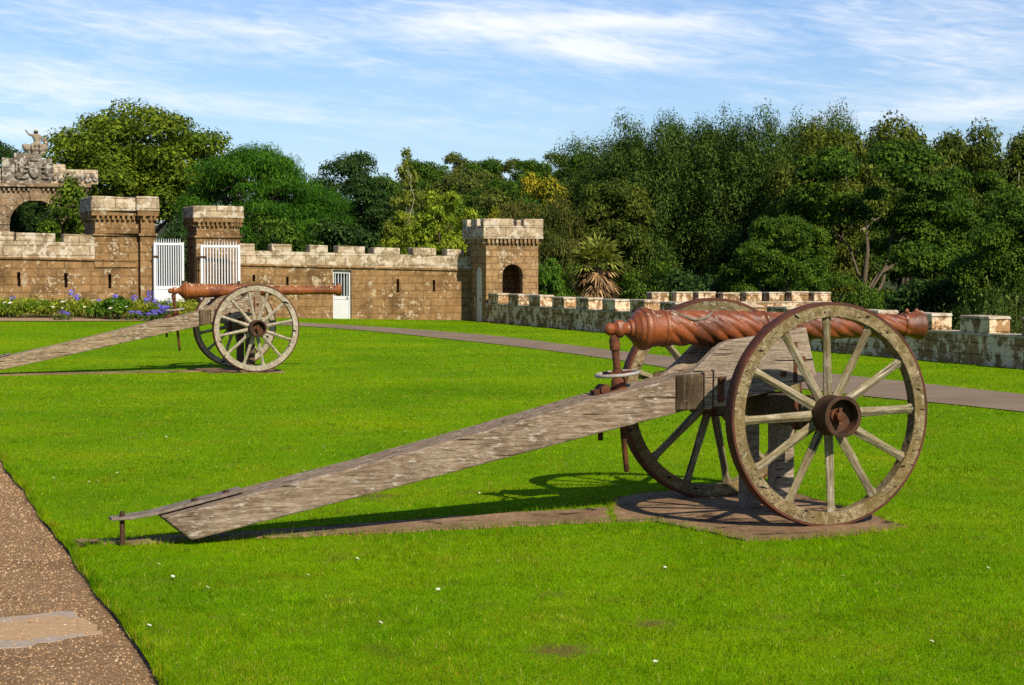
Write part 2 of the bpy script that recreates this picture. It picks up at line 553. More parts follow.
def ground_mat():
    m, t, b = new_mat("forest_floor")
    ob = tc(t)
    n = t.noise(ob, 0.7, 6, 0.65)
    c = t.ramp(n, [(0.3, (0.018, 0.022, 0.009)), (0.6, (0.04, 0.05, 0.014)), (0.8, (0.06, 0.055, 0.02))])
    finish(t, b, c, 0.95, t.bump(n, 0.8, 0.2), 0.1)
    return m


EARTH = [((1.05, 0.0), 0, 0)]


def lawn_mat():
    m, t, b = new_mat("mown_lawn")
    ob = tc(t)
    n1 = t.noise(ob, 0.33, 5, 0.6)
    n2 = t.noise(ob, 2.2, 5, 0.65)
    n3 = t.noise(t.mapping(ob, scale=(1.0, 0.5, 1.0)), 60.0, 4, 0.7)
    c = t.ramp(n1, [(0.3, (0.080, 0.185, 0.0005)), (0.5, (0.122, 0.240, 0.0008)), (0.7, (0.190, 0.285, 0.001))])
    c = t.mix(t.step(n2, 0.55, 0.75), c, (0.125, 0.150, 0.014))
    c = t.mix(0.55, c, t.ramp(n3, [(0.3, 0.55), (0.7, 1.3)]), "MULTIPLY")
    for (x, y), r in (((0.68, 9.05), 0.2), ((0.22, 8.42), 0.24), ((1.3, 8.9), 0.12), ((-1.02, 14.1), 0.25)):
        d = t.node("ShaderNodeVectorMath", {0: ob, 1: (x, y, 0)}, operation="DISTANCE").outputs["Value"]
        f = t.step(t.math("ADD", d, t.math("MULTIPLY", t.noise(ob, 14.0, 4, 0.7), 0.35)), r + 0.15, r - 0.02)
        c = t.mix(t.math("MULTIPLY", f, 0.8), c, (0.13, 0.075, 0.03))
    finish(t, b, c, 0.95, t.bump(n3, 0.8, 0.02), 0.02)
    return m


M["ground"] = ground_mat()
M["lawn"] = lawn_mat()

us = list(np.linspace(0, 1, 71))
gv = [-60, -20, 0, 10, 20, 30, 36, 42, 48, 52, 56, 60, 64, 68, 73, 78, 84, 90, 98, 106, 115, 125, 138, 150, 165, 180, 200, 225, 260, 320, 450, 700, 1200, 2000]
g = grid_obj("ground", us, gv, lambda u, v: ((u - 0.5) * (160 + 2.2 * max(v, 0)), v), hill, M["ground"])
tag(g, kind="structure")

lv = list(np.arange(-8, 60.01, 0.8))
lu = list(np.linspace(0, 1, 36))
lawn = grid_obj("lawn", lu, lv, lambda u, v: (edge_x(v) + (par_x(v) + 0.25 - edge_x(v)) * u, v), lambda x, y: rise(x, y), M["lawn"])
tag(lawn, kind="structure")

# cut side of the turf along the gravel
mb = MB()
ys = np.arange(-8, 30, 0.12)
vs, fs = [], []
for i, y in enumerate(ys):
    x = float(edge_x(y))
    vs += [(x, y, 0.0), (x - 0.012 + 0.008 * math.sin(y * 17), y, -0.05)]
for i in range(len(ys) - 1):
    fs.append((2 * i, 2 * i + 1, 2 * i + 3, 2 * i + 2))
mb.add(vs, fs)
M["soil"] = plain_mat("dark_turf_soil", (0.10, 0.062, 0.030), 0.95, 0.5, 20.0)
o = mb.build("turf_edge", M["soil"])
tag(o, kind="structure")


def gravel_mat():
    m, t, b = new_mat("gravel_bed")
    ob = tc(t)
    v = t.vor(ob, 110.0, "Color")
    d = t.vor(ob, 110.0)
    n = t.noise(ob, 1.6, 5, 0.6)
    sep = t.node("ShaderNodeSeparateXYZ", {0: v})
    c = t.ramp(sep.outputs[0], [(0.0, (0.27, 0.145, 0.062)), (0.4, (0.39, 0.230, 0.110)), (0.75, (0.48, 0.300, 0.155)), (1.0, (0.56, 0.40, 0.24))])
    c = t.mix(0.8, c, t.ramp(d, [(0.1, 1.0), (0.55, 0.55)]), "MULTIPLY")
    c = t.mix(t.math("MULTIPLY", t.step(n, 0.5, 0.7), 0.5), c, (0.16, 0.095, 0.05))
    finish(t, b, c, 0.97, t.bump(t.math("MULTIPLY", d, -1.0), 1.0, 0.014), 0.05)
    return m


M["gravel"] = gravel_mat()
gp = grid_obj("gravel_path", list(np.linspace(0, 1, 12)), list(np.arange(-8, 40, 1.0)), lambda u, v: (edge_x(v) + 0.03 - 9.0 * (1 - u), v), lambda x, y: -0.024, M["gravel"])
tag(gp, kind="structure")


def strip_obj(name, A, B, mat, z, nsub=6, cross=5):
    """sheet between two polylines, following the rise of the lawn"""
    def dens(P):
        out = []
        for i in range(len(P) - 1):
            for k in range(nsub):
                t = k / nsub
                # Catmull-Rom
                p0 = P[max(i - 1, 0)]; p1 = P[i]; p2 = P[i + 1]; p3 = P[min(i + 2, len(P) - 1)]
                out.append(tuple(0.5 * (2 * p1[c] + (p2[c] - p0[c]) * t + (2 * p0[c] - 5 * p1[c] + 4 * p2[c] - p3[c]) * t * t + (3 * p1[c] - p0[c] - 3 * p2[c] + p3[c]) * t ** 3) for c in (0, 1)))
        out.append(P[-1])
        return out
    A, B = dens(A), dens(B)
    vs, fs = [], []
    for a, b_ in zip(A, B):
        for k in range(cross):
            t = k / (cross - 1)
            x, y = a[0] + (b_[0] - a[0]) * t, a[1] + (b_[1] - a[1]) * t
            vs.append((x, y, float(rise(x, y)) + z))
    for i in range(len(A) - 1):
        for k in range(cross - 1):
            fs.append((i * cross + k, i * cross + k + 1, (i + 1) * cross + k + 1, (i + 1) * cross + k))
    me = bpy.data.meshes.new(name)
    me.from_pydata(vs, [], fs)
    me.materials.append(mat)
    me.shade_smooth()
    o = bpy.data.objects.new(name, me)
    COL.objects.link(o)
    return o, A + B[::-1]


def path_mat():
    m, t, b = new_mat("worn_tarmac_path")
    ob = tc(t)
    n = t.noise(ob, 0.8, 5, 0.6)
    f = t.noise(ob, 60.0, 3, 0.7)
    c = t.ramp(n, [(0.3, (0.165, 0.120, 0.085)), (0.7, (0.225, 0.168, 0.118))])
    c = t.mix(0.6, c, t.ramp(f, [(0.3, 0.7), (0.7, 1.25)]), "MULTIPLY")
    finish(t, b, c, 0.97, t.bump(f, 0.4, 0.01), 0.04)
    return m


M["path"] = path_mat()
PATH_U = [(-9.5, 54.0), (-6.4, 53.6), (-3.8, 51.8), (-0.81, 47.5), (2.0, 38.4), (4.84, 30.5), (6.82, 25.1), (9.6, 17.3), (13, 8)]
PATH_L = [(-9.3, 51.8), (-6.2, 51.2), (-3.5, 48.3), (-0.72, 42.4), (1.81, 34.6), (4.05, 26.2), (6.0, 22.1), (8.6, 15.0), (11.5, 7)]
tp, PATH_POLY = strip_obj("tarmac_path", PATH_U, PATH_L, M["path"], 0.012)
tag(tp, kind="structure")

BED_U = [(-19.6, 52.2), (-14.0, 54.0), (-11.0, 55.3), (-9.0, 56.0)]
BED_L = [(-18.2, 48.4), (-13.2, 49.6), (-10.4, 51.4), (-9.0, 53.0)]
M["bed_soil"] = plain_mat("brown_bed_soil", (0.30, 0.19, 0.105), 0.95, 0.4, 8.0)
fb, BED_POLY = strip_obj("flower_bed_soil", BED_U, BED_L, M["bed_soil"], 0.02)
tag(fb, kind="structure")


# ------------------------------------------------------------------ worn stone bases under the guns
def base_mat():
    m, t, b = new_mat("worn_brown_base_stone")
    ob = tc(t)
    n = t.noise(t.mapping(ob, scale=(1.0, 0.4, 1.0)), 2.4, 6, 0.68)
    n2 = t.noise(t.mapping(ob, scale=(1.0, 0.35, 1.0)), 24.0, 5, 0.7)
    c = t.ramp(n, [(0.3, (0.15, 0.088, 0.042)), (0.5, (0.23, 0.142, 0.074)), (0.7, (0.31, 0.20, 0.112))])
    c = t.mix(0.7, c, t.ramp(n2, [(0.3, 0.55), (0.7, 1.25)]), "MULTIPLY")
    mo = t.step(t.math("ADD", t.noise(t.mapping(t.mapping(ob, rot=(0, 0, -0.34)), scale=(0.7, 1.3, 1)), 2.2, 6, 0.75), t.math("MULTIPLY", n2, 0.25)), 0.66, 0.76)
    c = t.mix(mo, c, (0.035, 0.022, 0.010))
    finish(t, b, c, 0.97, t.bump(t.math("ADD", t.math("MULTIPLY", n2, 0.9), t.math("MULTIPLY", mo, 1.0)), 0.6, 0.015), 0.12)
    return m


M["base"] = base_mat()
G1, TH1 = (1.789, 13.24), 0.375
G2, TH2 = (-4.40, 31.1), 0.36


def sub_poly(P, n=8, j=0.018, seed=3):
    r = random.Random(seed)
    out = []
    for i in range(len(P)):
        a, b_ = P[i], P[(i + 1) % len(P)]
        for k in range(n):
            t = k / n
            out.append((a[0] + (b_[0] - a[0]) * t + r.uniform(-j, j), a[1] + (b_[1] - a[1]) * t + r.uniform(-j, j)))
    return out


PAD1 = sub_poly([(0.74, 13.85), (0.9, 14.15), (1.45, 14.53), (1.83, 14.73), (2.16, 14.09), (2.62, 12.42), (2.24, 12.09), (1.81, 11.83), (1.46, 11.78), (1.22, 12.23), (0.96, 12.66), (0.67, 12.66)], 7, 0.022)
STRIP1 = sub_poly([(-2.66, 11.45), (-2.61, 11.61), (-2.36, 11.61), (-1.96, 11.78), (-1.35, 11.96), (-0.72, 12.14), (-0.08, 12.37), (0.67, 12.66), (0.71, 13.34), (-0.08, 13.02), (-0.76, 12.66), (-1.39, 12.29), (-2.0, 12.02), (-2.59, 11.81), (-2.76, 11.76)], 7, 0.028, seed=4)


def g2w(s, t):
    return (G2[0] + s * math.cos(TH2) - t * math.sin(TH2), G2[1] + s * math.sin(TH2) + t * math.cos(TH2))


PAD2 = sub_poly([g2w(*q) for q in ((-0.75, -0.75), (0.45, -1.05), (0.5, 0.7), (-0.75, 0.6))], seed=5)
STRIP2 = sub_poly([g2w(*q) for q in ((-4.6, -0.30), (-0.78, -0.30), (-0.78, 0.05), (-4.6, 0.05))], seed=6)
for nm, P in (("wheel_pad", PAD1), ("trail_strip", STRIP1), ("wheel_pad", PAD2), ("trail_strip", STRIP2)):
    o = MB().prism(P, -0.09, 0.010 if nm == "wheel_pad" else 0.014).build(nm, M["base"])
    tag(o, kind="structure")

# flat worn slab showing through the gravel
def slab_mat():
    m, t, b = new_mat("grey_slab_with_sand")
    ob = tc(t)
    n = t.noise(ob, 30.0, 5, 0.7)
    d = t.math("ABSOLUTE", t.math("SUBTRACT", t.node("ShaderNodeSeparateXYZ", {0: t.mapping(ob, rot=(0, 0, -0.38))}).outputs[1], SLAB_MID))
    sand = t.step(t.math("ADD", d, t.math("MULTIPLY", t.math("SUBTRACT", t.noise(ob, 7.0, 5, 0.7), 0.5), 0.5)), 0.30, 0.20)
    c = t.mix(t.math("MULTIPLY", sand, 0.85), (0.33, 0.27, 0.215), (0.40, 0.255, 0.13))
    c = t.mix(0.6, c, t.ramp(n, [(0.3, 0.65), (0.7, 1.2)]), "MULTIPLY")
    finish(t, b, c, 0.95, t.bump(n, 0.5, 0.01), 0.05)
    return m


SLAB_MID = -2.45 * math.sin(-0.38) + 8.98 * math.cos(-0.38)
M["slab"] = slab_mat()
for q in ([(-2.9, 8.50), (-2.9, 9.30), (-2.53, 9.32), (-2.22, 9.50), (-1.98, 9.02), (-1.95, 8.93), (-2.30, 8.56)],):
    o = MB().prism(sub_poly(q, 6, 0.022, 9), -0.09, -0.019).build("paving_slab", M["slab"])
    tag(o, kind="structure")


# ------------------------------------------------------------------ grass blades, pebbles
def in_poly(X, Y, P):
    P = np.asarray(P)
    ins = np.zeros(len(X), bool)
    j = len(P) - 1
    for i in range(len(P)):
        xi, yi = P[i]
        xj, yj = P[j]
        c = ((yi > Y) != (yj > Y)) & (X < (xj - xi) * (Y - yi) / (yj - yi + 1e-12) + xi)
        ins ^= c
        j = i
    return ins


def blade_mat():
    m, t, b = new_mat("grass_blade")
    rnd = t.node("ShaderNodeNewGeometry").outputs["Random Per Island"]
    ob = tc(t)
    n1 = t.noise(ob, 0.45, 5, 0.62)
    n2 = t.noise(t.mapping(ob, scale=(1.0, 0.5, 1.0)), 1.7, 6, 0.7)
    f = t.math("ADD", n1, t.math("MULTIPLY", t.math("SUBTRACT", rnd, 0.5), 0.3))
    c = t.ramp(f, [(0.3, (0.078, 0.205, 0.0005)), (0.5, (0.146, 0.305, 0.0008)), (0.68, (0.255, 0.370, 0.0015))])
    c = t.mix(t.math("MULTIPLY", t.step(t.math("ADD", n2, t.math("MULTIPLY", rnd, 0.2)), 0.54, 0.78), 0.75), c, (0.30, 0.270, 0.012))
    c = t.mix(t.step(rnd, 0.955, 0.97), c, (0.46, 0.42, 0.09))
    c = t.mix(1.0, c, t.ramp(t.noise(t.mapping(ob, scale=(1.0, 0.45, 1.0)), 11.0, 4, 0.7), [(0.34, 0.55), (0.66, 1.3)]), "MULTIPLY")
    c = t.mix(1.0, c, t.ramp(t.noise(ob, 1.4, 5, 0.65), [(0.33, 0.74), (0.66, 1.18)]), "MULTIPLY")
    finish(t, b, c, 0.8, None, 0.03)
    tr = t.node("ShaderNodeBsdfTranslucent")
    t.put(tr.inputs["Color"], t.mix(1.0, c, (1.1, 1.1, 0.5), "MULTIPLY"))
    ms = t.node("ShaderNodeMixShader", {0: 0.42})
    t.l.new(b.outputs[0], ms.inputs[1])
    t.l.new(tr.outputs[0], ms.inputs[2])
    out = next(n for n in t.n if n.type == "OUTPUT_MATERIAL")
    t.l.new(ms.outputs[0], out.inputs["Surface"])
    return m


M["blade"] = blade_mat()
bl = []
# y0, y1, density per m2, height, width
for y0, y1, dens, hh, ww in ((4.5, 7.2, 1200, 0.024, 0.006), (7.2, 9.5, 5600, 0.021, 0.0040), (9.5, 12.5, 3600, 0.020, 0.0048), (12.5, 16, 2100, 0.019, 0.006),
                             (16, 21, 1100, 0.019, 0.008), (21, 28, 600, 0.019, 0.011), (28, 38, 280, 0.020, 0.015), (38, 59.5, 100, 0.022, 0.022)):
    half = 0.30 * y1 + 0.6
    n = int((y1 - y0) * 2 * half * dens)
    X = RNG.uniform(-half, half, n)
    Y = RNG.uniform(y0, y1, n)
    keep = (X > edge_x(Y) + 0.0) & (X < par_x(Y) - 0.03)
    for P in (PAD1, STRIP1, PAD2, STRIP2, PATH_POLY, BED_POLY):
        keep &= ~in_poly(X, Y, P)
    for (x, y), r in (((0.68, 9.05), 0.16), ((0.22, 8.42), 0.2)):
        keep &= ~((np.hypot(X - x, (Y - y)) < r * RNG.uniform(0.2, 1.2, n)) & (RNG.random(n) < 0.75))
    X, Y = X[keep], Y[keep]
    n = len(X)
    a = RNG.uniform(0, 2 * PI, n)
    h_ = hh * RNG.uniform(0.5, 1.25, n) * (1.0 + 0.28 * np.sin(X * 5.1 + 1.7 * np.sin(Y * 3.3)) * np.sin(Y * 4.3 + 2 * np.sin(X * 2.1)))
    lean = RNG.uniform(0.1, 0.9, n) * h_
    la = RNG.uniform(0, 2 * PI, n)
    z = rise(X, Y)
    tri = np.zeros((n, 3, 3))
    dx, dy = np.cos(a) * ww / 2, np.sin(a) * ww / 2
    tri[:, 0] = np.stack([X - dx, Y - dy, z - 0.002], 1)
    tri[:, 1] = np.stack([X + dx, Y + dy, z - 0.002], 1)
    tri[:, 2] = np.stack([X + np.cos(la) * lean, Y + np.sin(la) * lean, z + h_], 1)
    bl.append(tri.reshape(-1, 3))
# taller uncut fringe hanging over the gravel and along the stone bases
Yf = RNG.uniform(5, 30, 9000)
Xf = edge_x(Yf) + RNG.uniform(-0.01, 0.04, len(Yf))
seg = []
for P in (PAD1, STRIP1):
    for i in range(len(P)):
        p, q = np.array(P[i]), np.array(P[(i + 1) % len(P)])
        k = int(np.linalg.norm(q - p) * 260) + 1
        tt = RNG.random((k, 1))
        seg.append(p + (q - p) * tt + RNG.normal(0, 0.012, (k, 2)))
seg = np.concatenate(seg)
seg = seg[~(in_poly(seg[:, 0], seg[:, 1], PAD1) & (np.hypot(seg[:, 0] - 0.75, seg[:, 1] - 13.1) < 0.25))]
X = np.concatenate([Xf, seg[:, 0]])
Y = np.concatenate([Yf, seg[:, 1]])
n = len(X)
a = RNG.uniform(0, 2 * PI, n)
h_ = RNG.uniform(0.022, 0.058, n)
la = RNG.uniform(0, 2 * PI, n)
lean = RNG.uniform(0.2, 0.9, n) * h_
tri = np.zeros((n, 3, 3))
tri[:, 0] = np.stack([X - np.cos(a) * 0.003, Y - np.sin(a) * 0.003, np.full(n, -0.01)], 1)
tri[:, 1] = np.stack([X + np.cos(a) * 0.003, Y + np.sin(a) * 0.003, np.full(n, -0.01)], 1)
tri[:, 2] = np.stack([X + np.cos(la) * lean, Y + np.sin(la) * lean, h_], 1)
bl.append(tri.reshape(-1, 3))
gr = np_mesh("grass", np.concatenate(bl), None, M["blade"], loop_n=3)
tag(gr, "short bright green mown grass of the lawn", "grass", kind="stuff")


def pebble_mat():
    m, t, b = new_mat("gravel_pebble")
    rnd = t.node("ShaderNodeNewGeometry").outputs["Random Per Island"]
    n = t.noise(tc(t), 1.1, 4, 0.6)
    c = t.ramp(rnd, [(0.0, (0.18, 0.090, 0.036)), (0.3, (0.36, 0.210, 0.100)), (0.7, (0.46, 0.290, 0.150)), (0.93, (0.52, 0.36, 0.22)), (1.0, (0.62, 0.50, 0.36))])
    c = t.mix(t.math("MULTIPLY", t.step(n, 0.52, 0.7), 0.45), c, (0.19, 0.12, 0.06))
    finish(t, b, c, 0.92, None, 0.08)
    return m


M["pebble"] = pebble_mat()
oct_v = np.array([(1, 0, 0), (0, 1, 0), (-1, 0, 0), (0, -1, 0), (0, 0, 1)], float)
oct_f = [(0, 1, 4), (1, 2, 4), (2, 3, 4), (3, 0, 4)]
vv, cnt = [], 0
N = 90000
Yp = 5.5 + (19.0 - 5.5) * RNG.random(N) ** 1.35
Xp = edge_x(Yp) - RNG.random(N) ** 0.8 * np.clip(3.4 - (Yp - 6) * 0.12, 1.2, 4)
keep = ~(in_poly(Xp, Yp, [(-2.9, 8.50), (-2.9, 9.30), (-2.53, 9.32), (-2.22, 9.50), (-1.98, 9.02), (-1.95, 8.93), (-2.30, 8.56)]) & (RNG.random(N) < 0.72))
Xp, Yp = Xp[keep], Yp[keep]
n = len(Xp)
ang = RNG.uniform(0, 2 * PI, n)
sx = RNG.uniform(0.003, 0.0095, n) * (0.8 + 0.03 * Yp)
sy = sx * RNG.uniform(0.6, 1.0, n)
sz = sx * RNG.uniform(0.5, 0.9, n)
P = oct_v[None] * np.stack([sx, sy, sz], 1)[:, None] * RNG.uniform(0.75, 1.2, (n, 5, 1))
ca, sa = np.cos(ang)[:, None], np.sin(ang)[:, None]
PX = P[..., 0] * ca - P[..., 1] * sa + Xp[:, None] + P[..., 2] * RNG.uniform(-0.5, 0.5, (n, 1))
PY = P[..., 0] * sa + P[..., 1] * ca + Yp[:, None]
PZ = P[..., 2] - np.where(in_poly(Xp, Yp, [(-2.9, 8.50), (-2.9, 9.30), (-2.53, 9.32), (-2.22, 9.50), (-1.98, 9.02), (-1.95, 8.93), (-2.30, 8.56)]), 0.018, 0.025)[:, None]
V = np.stack([PX, PY, PZ], -1).reshape(-1, 3)
idx = (np.arange(n)[:, None, None] * 5 + np.array(oct_f)[None]).reshape(-1)
me = bpy.data.meshes.new("gravel")
me.vertices.add(len(V)); me.vertices.foreach_set("co", V.astype(np.float32).ravel())
me.loops.add(len(idx)); me.loops.foreach_set("vertex_index", idx.astype(np.int32))
me.polygons.add(len(idx) // 3)
me.polygons.foreach_set("loop_start", np.arange(0, len(idx), 3, dtype=np.int32))
me.polygons.foreach_set("loop_total", np.full(len(idx) // 3, 3, np.int32))
me.update(calc_edges=True)
me.materials.append(M["pebble"])
o = bpy.data.objects.new("gravel", me)
COL.objects.link(o)
tag(o, "loose reddish brown gravel of the path", "gravel", kind="stuff")
#PART2


# ------------------------------------------------------------------ the two guns
def spiral(n, pitch, zones, amp):
    def f(a, th):
        for a0, a1, am in zones:
            if a0 < a < a1:
                fade = min(1, (a - a0) / 0.03, (a1 - a) / 0.03)
                w = abs(math.sin(0.5 * n * (th - 2 * PI * a / pitch)))
                return 1 + am * fade * (w ** 0.8 - 0.72)
        return 1.0
    return f


def refine(prof, step):
    out = []
    for (a, r), (b, q) in zip(prof, prof[1:]):
        k = max(1, int(abs(b - a) / step))
        out += [(a + (b - a) * i / k, r + (q - r) * i / k) for i in range(k)]
    return out + [prof[-1]]


def make_wheel(parent, y, side, R, wood, spoke_wood, phase, spoke_k=1.0, sx=0.0):
    ro, ri, w = R - 0.020, R - 0.100, 0.046
    rim = MB().lathe([(-w, ri + 0.004), (-w + 0.004, ri), (w - 0.004, ri), (w, ri + 0.004), (w, ro), (-w, ro)], "y", 96, closed=True).build("wheel", wood, parent, smooth=35)
    rim.location = (sx, y, R)
    rim.rotation_euler = (0, 0, 0 if side < 0 else PI)
    MB().lathe([(-0.048, ro + 0.001), (0.048, ro + 0.001), (0.048, R - 0.004), (0.042, R), (-0.042, R), (-0.048, R - 0.004)], "y", 96, closed=True).build("tyre", M["tyre"], rim, smooth=35)
    MB().lathe([(-0.02, 0.05), (-0.02, 0.125), (0.03, 0.128), (0.10, 0.112), (0.19, 0.098), (0.20, 0.06)], "y", 40).build("hub", M["dark_wood"], rim, smooth=40)
    hb = MB().lathe([(-0.015, 0.118), (-0.015, 0.131), (-0.03, 0.134), (-0.045, 0.131), (-0.16, 0.131), (-0.172, 0.137), (-0.19, 0.137), (-0.192, 0.131), (-0.19, 0.112), (-0.11, 0.106), (-0.105, 0.05), (-0.02, 0.05)], "y", 48, closed=True)
    hb.build("hub_band", M["dark_iron"], rim, smooth=40)
    MB().lathe([(-0.02, 0.048), (-0.118, 0.048), (-0.12, 0.034), (-0.165, 0.030), (-0.172, 0.02)], "y", 20).box(-0.012, 0.012, -0.158, -0.140, -0.055, 0.055).build("axle_end", M["rust"], rim, smooth=40)
    for k in range(12):
        mb = MB()
        secs = [(0.115, 0.036, 0.034), (0.17, 0.035, 0.033), (0.26, 0.034 * spoke_k, 0.033), (0.48, 0.029 * spoke_k, 0.031), (ri - 0.045, 0.030 * spoke_k, 0.031), (ri - 0.028, 0.036 * spoke_k, 0.032), (ri + 0.012, 0.036 * spoke_k, 0.032)]
        dish = lambda x: 0.012 - 0.012 * (x / ri)
        vs, fs = [], []
        for x, a, b_ in secs:
            for p, q in ((-1.05, 0.12), (-0.25, -1.05), (1.0, 0), (-0.25, 1.05)):
                vs.append((x, dish(x) + p * b_, q * a))
        for i in range(len(secs) - 1):
            fs += [(4 * i + j, 4 * i + (j + 1) % 4, 4 * i + 4 + (j + 1) % 4, 4 * i + 4 + j) for j in range(4)]
        fs += [(3, 2, 1, 0), tuple(4 * (len(secs) - 1) + j for j in range(4))]
        o = mb.add(vs, fs).build("spoke", spoke_wood, rim, smooth=50, bevel=0.006)
        o.rotation_euler = (0, -(phase + k * PI / 6), 0)
    return rim


def cannon(name, label, loc, rz, R, near, track=1.605):
    root = empty(name, (loc[0], loc[1], -0.004 if near else 0.010), rz)
    tag(root, label, "cannon", "old field guns on the castle lawn")
    W = dict(beam=M["beam_wood"], cheek=M["cheek_wood"], wheel=M["wheel_wood"], spoke=M["spoke_wood"], gun=M["bronze"]) if near else \
        dict(beam=M["far_beam_wood"], cheek=M["far_beam_wood"], wheel=M["far_wheel_wood"], spoke=M["far_wheel_wood"], gun=M["far_bronze"])
    # trail beam
    poly = [(-4.285, 0.186), (-3.66, 0.322), (-2.94, 0.475), (-2.18, 0.650), (-1.39, 0.842), (-0.808, 0.957), (-0.25, 1.07), (-0.10, 0.86), (-0.753, 0.735), (-1.755, 0.527), (-2.805, 0.303), (-3.603, 0.140), (-4.110, 0.036)]
    beam = MB().prism(poly, -0.17, 0.17, "y").build("trail_beam", W["beam"], root, bevel=0.012)
    # cheeks
    ck = [(-0.74, 0.766), (-0.755, 0.965), (-0.70, 1.000), (-0.655, 1.035), (-0.60, 1.078), (-0.555, 1.118), (-0.505, 1.165), (-0.45, 1.198), (-0.375, 1.222), (-0.169, 1.246), (0.05, 1.268), (0.201, 1.302), (0.286, 0.962), (0.20, 0.925), (0.115, 0.903), (-0.151, 0.841)]
    for sg in (-1, 1):
        c = MB().prism(ck, sg * 0.2, sg * 0.125, "y").build("cheek", W["cheek"], root, bevel=0.010)
        for s, z in ((0.02, 0.98), (-0.30, 0.93), (0.17, 1.08)):
            MB().lathe([(0.2 * sg, 0.022), (0.212 * sg, 0.022), (0.217 * sg, 0.013)], "y", 12, mtx=Matrix.Translation((s, 0, z))).build("bolt", M["rust"], c, smooth=40)
        MB().box(0.100, 0.125, 0.2 * sg, 0.209 * sg, 0.92, 1.20).build("iron_strap", M["rust"], c)
    # side block, slat and strap plate, near and far
    for sg in (-1, 1):
        q = [(-0.800, 0.168 * sg), (-0.793, 0.188 * sg), (-0.765, 0.216 * sg), (-0.72, 0.242 * sg), (-0.67, 0.254 * sg), (-0.628, 0.256 * sg), (-0.628, 0.168 * sg)]
        sl = lambda co: (co.x + 0.65) * 0.06
        MB().prism(q, 0.758, 0.995).build("side_block", M["block_wood"], root, bevel=0.008, shear=sl)
        MB().box(-0.618, -0.556, 0.168 * sg, 0.254 * sg, 0.750, 1.006).build("packing_block", W["beam"], root, bevel=0.008, shear=sl)
        pl = MB().box(-0.545, -0.447, 0.19 * sg, 0.252 * sg, 0.765, 1.018).build("strap_plate", W["cheek"], root, bevel=0.006, shear=sl)
        MB().box(-0.520, -0.472, 0.252 * sg, 0.262 * sg, 0.80, 0.975).build("iron_strap", M["rust"], pl, bevel=0.004)
        for z in (0.83, 0.955):
            MB().lathe([(0.261 * sg, 0.023), (0.28 * sg, 0.021), (0.288 * sg, 0.012)], "y", 12, mtx=Matrix.Translation((-0.496, 0, z))).build("bolt", M["rust"], pl, smooth=40)
    # axle tree
    ax = MB().box(-0.10, 0.10, -0.66, 0.66, R - 0.10, 0.845).build("axle_bed", M["dark_wood"], root, bevel=0.012)
    MB().lathe([(-track / 2 - 0.02, 0.035), (-0.6, 0.042), (0.6, 0.042), (track / 2 + 0.02, 0.035)], "y", 16, mtx=Matrix.Translation((0, 0, R))).build("axle_bar", M["dark_iron"], root, smooth=40)
    for sg in (-1, 1):
        MB().box(-0.13, 0.13, sg * 0.62, sg * 0.585, R - 0.115, 0.86).build("axle_band", M["rust"], ax, bevel=0.004)
    # props that carry the weight
    for (s, t, w) in ((-0.045, 0.17, 0.055), (0.06, -0.10, 0.068)):
        MB().box(s - w, s + w, t - w, t + w, -0.005, R - 0.10).build("support_post", W["cheek"] if near else M["dark_wood"], root, bevel=0.006)
    # wheels
    sx = 0.0
    make_wheel(root, -track / 2, -1, R, W["wheel"], W["spoke"], math.radians(92 if near else 101), 1.0 if near else 0.85, sx)
    make_wheel(root, track / 2, 1, R, W["wheel"], W["spoke"], math.radians(78), 1.0 if near else 0.85, sx)
    # barrel
    zb = 1.30
    mt = Matrix.Translation((0, 0, zb))
    tip = [(-1.266, 0.004), (-1.263, 0.018), (-1.250, 0.036), (-1.232, 0.044), (-1.212, 0.041), (-1.200, 0.034), (-1.194, 0.042), (-1.180, 0.058), (-1.160, 0.064), (-1.140, 0.060), (-1.122, 0.048), (-1.108, 0.043), (-1.092, 0.047),
           (-1.085, 0.062), (-1.065, 0.070), (-1.060, 0.084), (-1.035, 0.105), (-1.028, 0.118), (-1.005, 0.130), (-1.000, 0.140), (-0.990, 0.147), (-0.968, 0.149), (-0.958, 0.143), (-0.954, 0.136), (-0.945, 0.141), (-0.932, 0.139), (-0.926, 0.129), (-0.905, 0.126), (-0.845, 0.122), (-0.838, 0.129), (-0.818, 0.129), (-0.812, 0.121)]
    if near:
        body = refine([(-0.800, 0.122), (-0.055, 0.110)], 0.012) + [(-0.045, 0.106), (-0.040, 0.113), (-0.018, 0.113), (-0.012, 0.104)] + refine([(0.0, 0.103), (1.165, 0.077)], 0.014) + \
            [(1.172, 0.076), (1.176, 0.087), (1.196, 0.087), (1.200, 0.079), (1.23, 0.081), (1.27, 0.090), (1.305, 0.103), (1.325, 0.109), (1.340, 0.107), (1.345, 0.095), (1.342, 0.048), (1.10, 0.045)]
        mod = spiral(7, 0.88, [(-0.806, -0.052, 0.135), (0.0, 1.16, 0.12)], 0)
        ln = 96
    else:
        body = [(-0.800, 0.118), (-0.32, 0.103), (-0.315, 0.110), (-0.28, 0.110), (-0.275, 0.100), (0.10, 0.092), (0.105, 0.098), (0.13, 0.098), (0.135, 0.088), (0.62, 0.080), (0.625, 0.088), (0.65, 0.088), (0.655, 0.078),
                (0.95, 0.074), (0.955, 0.080), (0.975, 0.080), (0.98, 0.073), (1.42, 0.069), (1.425, 0.078), (1.445, 0.078), (1.45, 0.072), (1.53, 0.074), (1.56, 0.084), (1.59, 0.099), (1.615, 0.103), (1.628, 0.098), (1.63, 0.048), (1.40, 0.045)]
        mod = None
        ln = 48
    body = [(a * 0.940 if near and a > 0 else a, r_) for a, r_ in body]
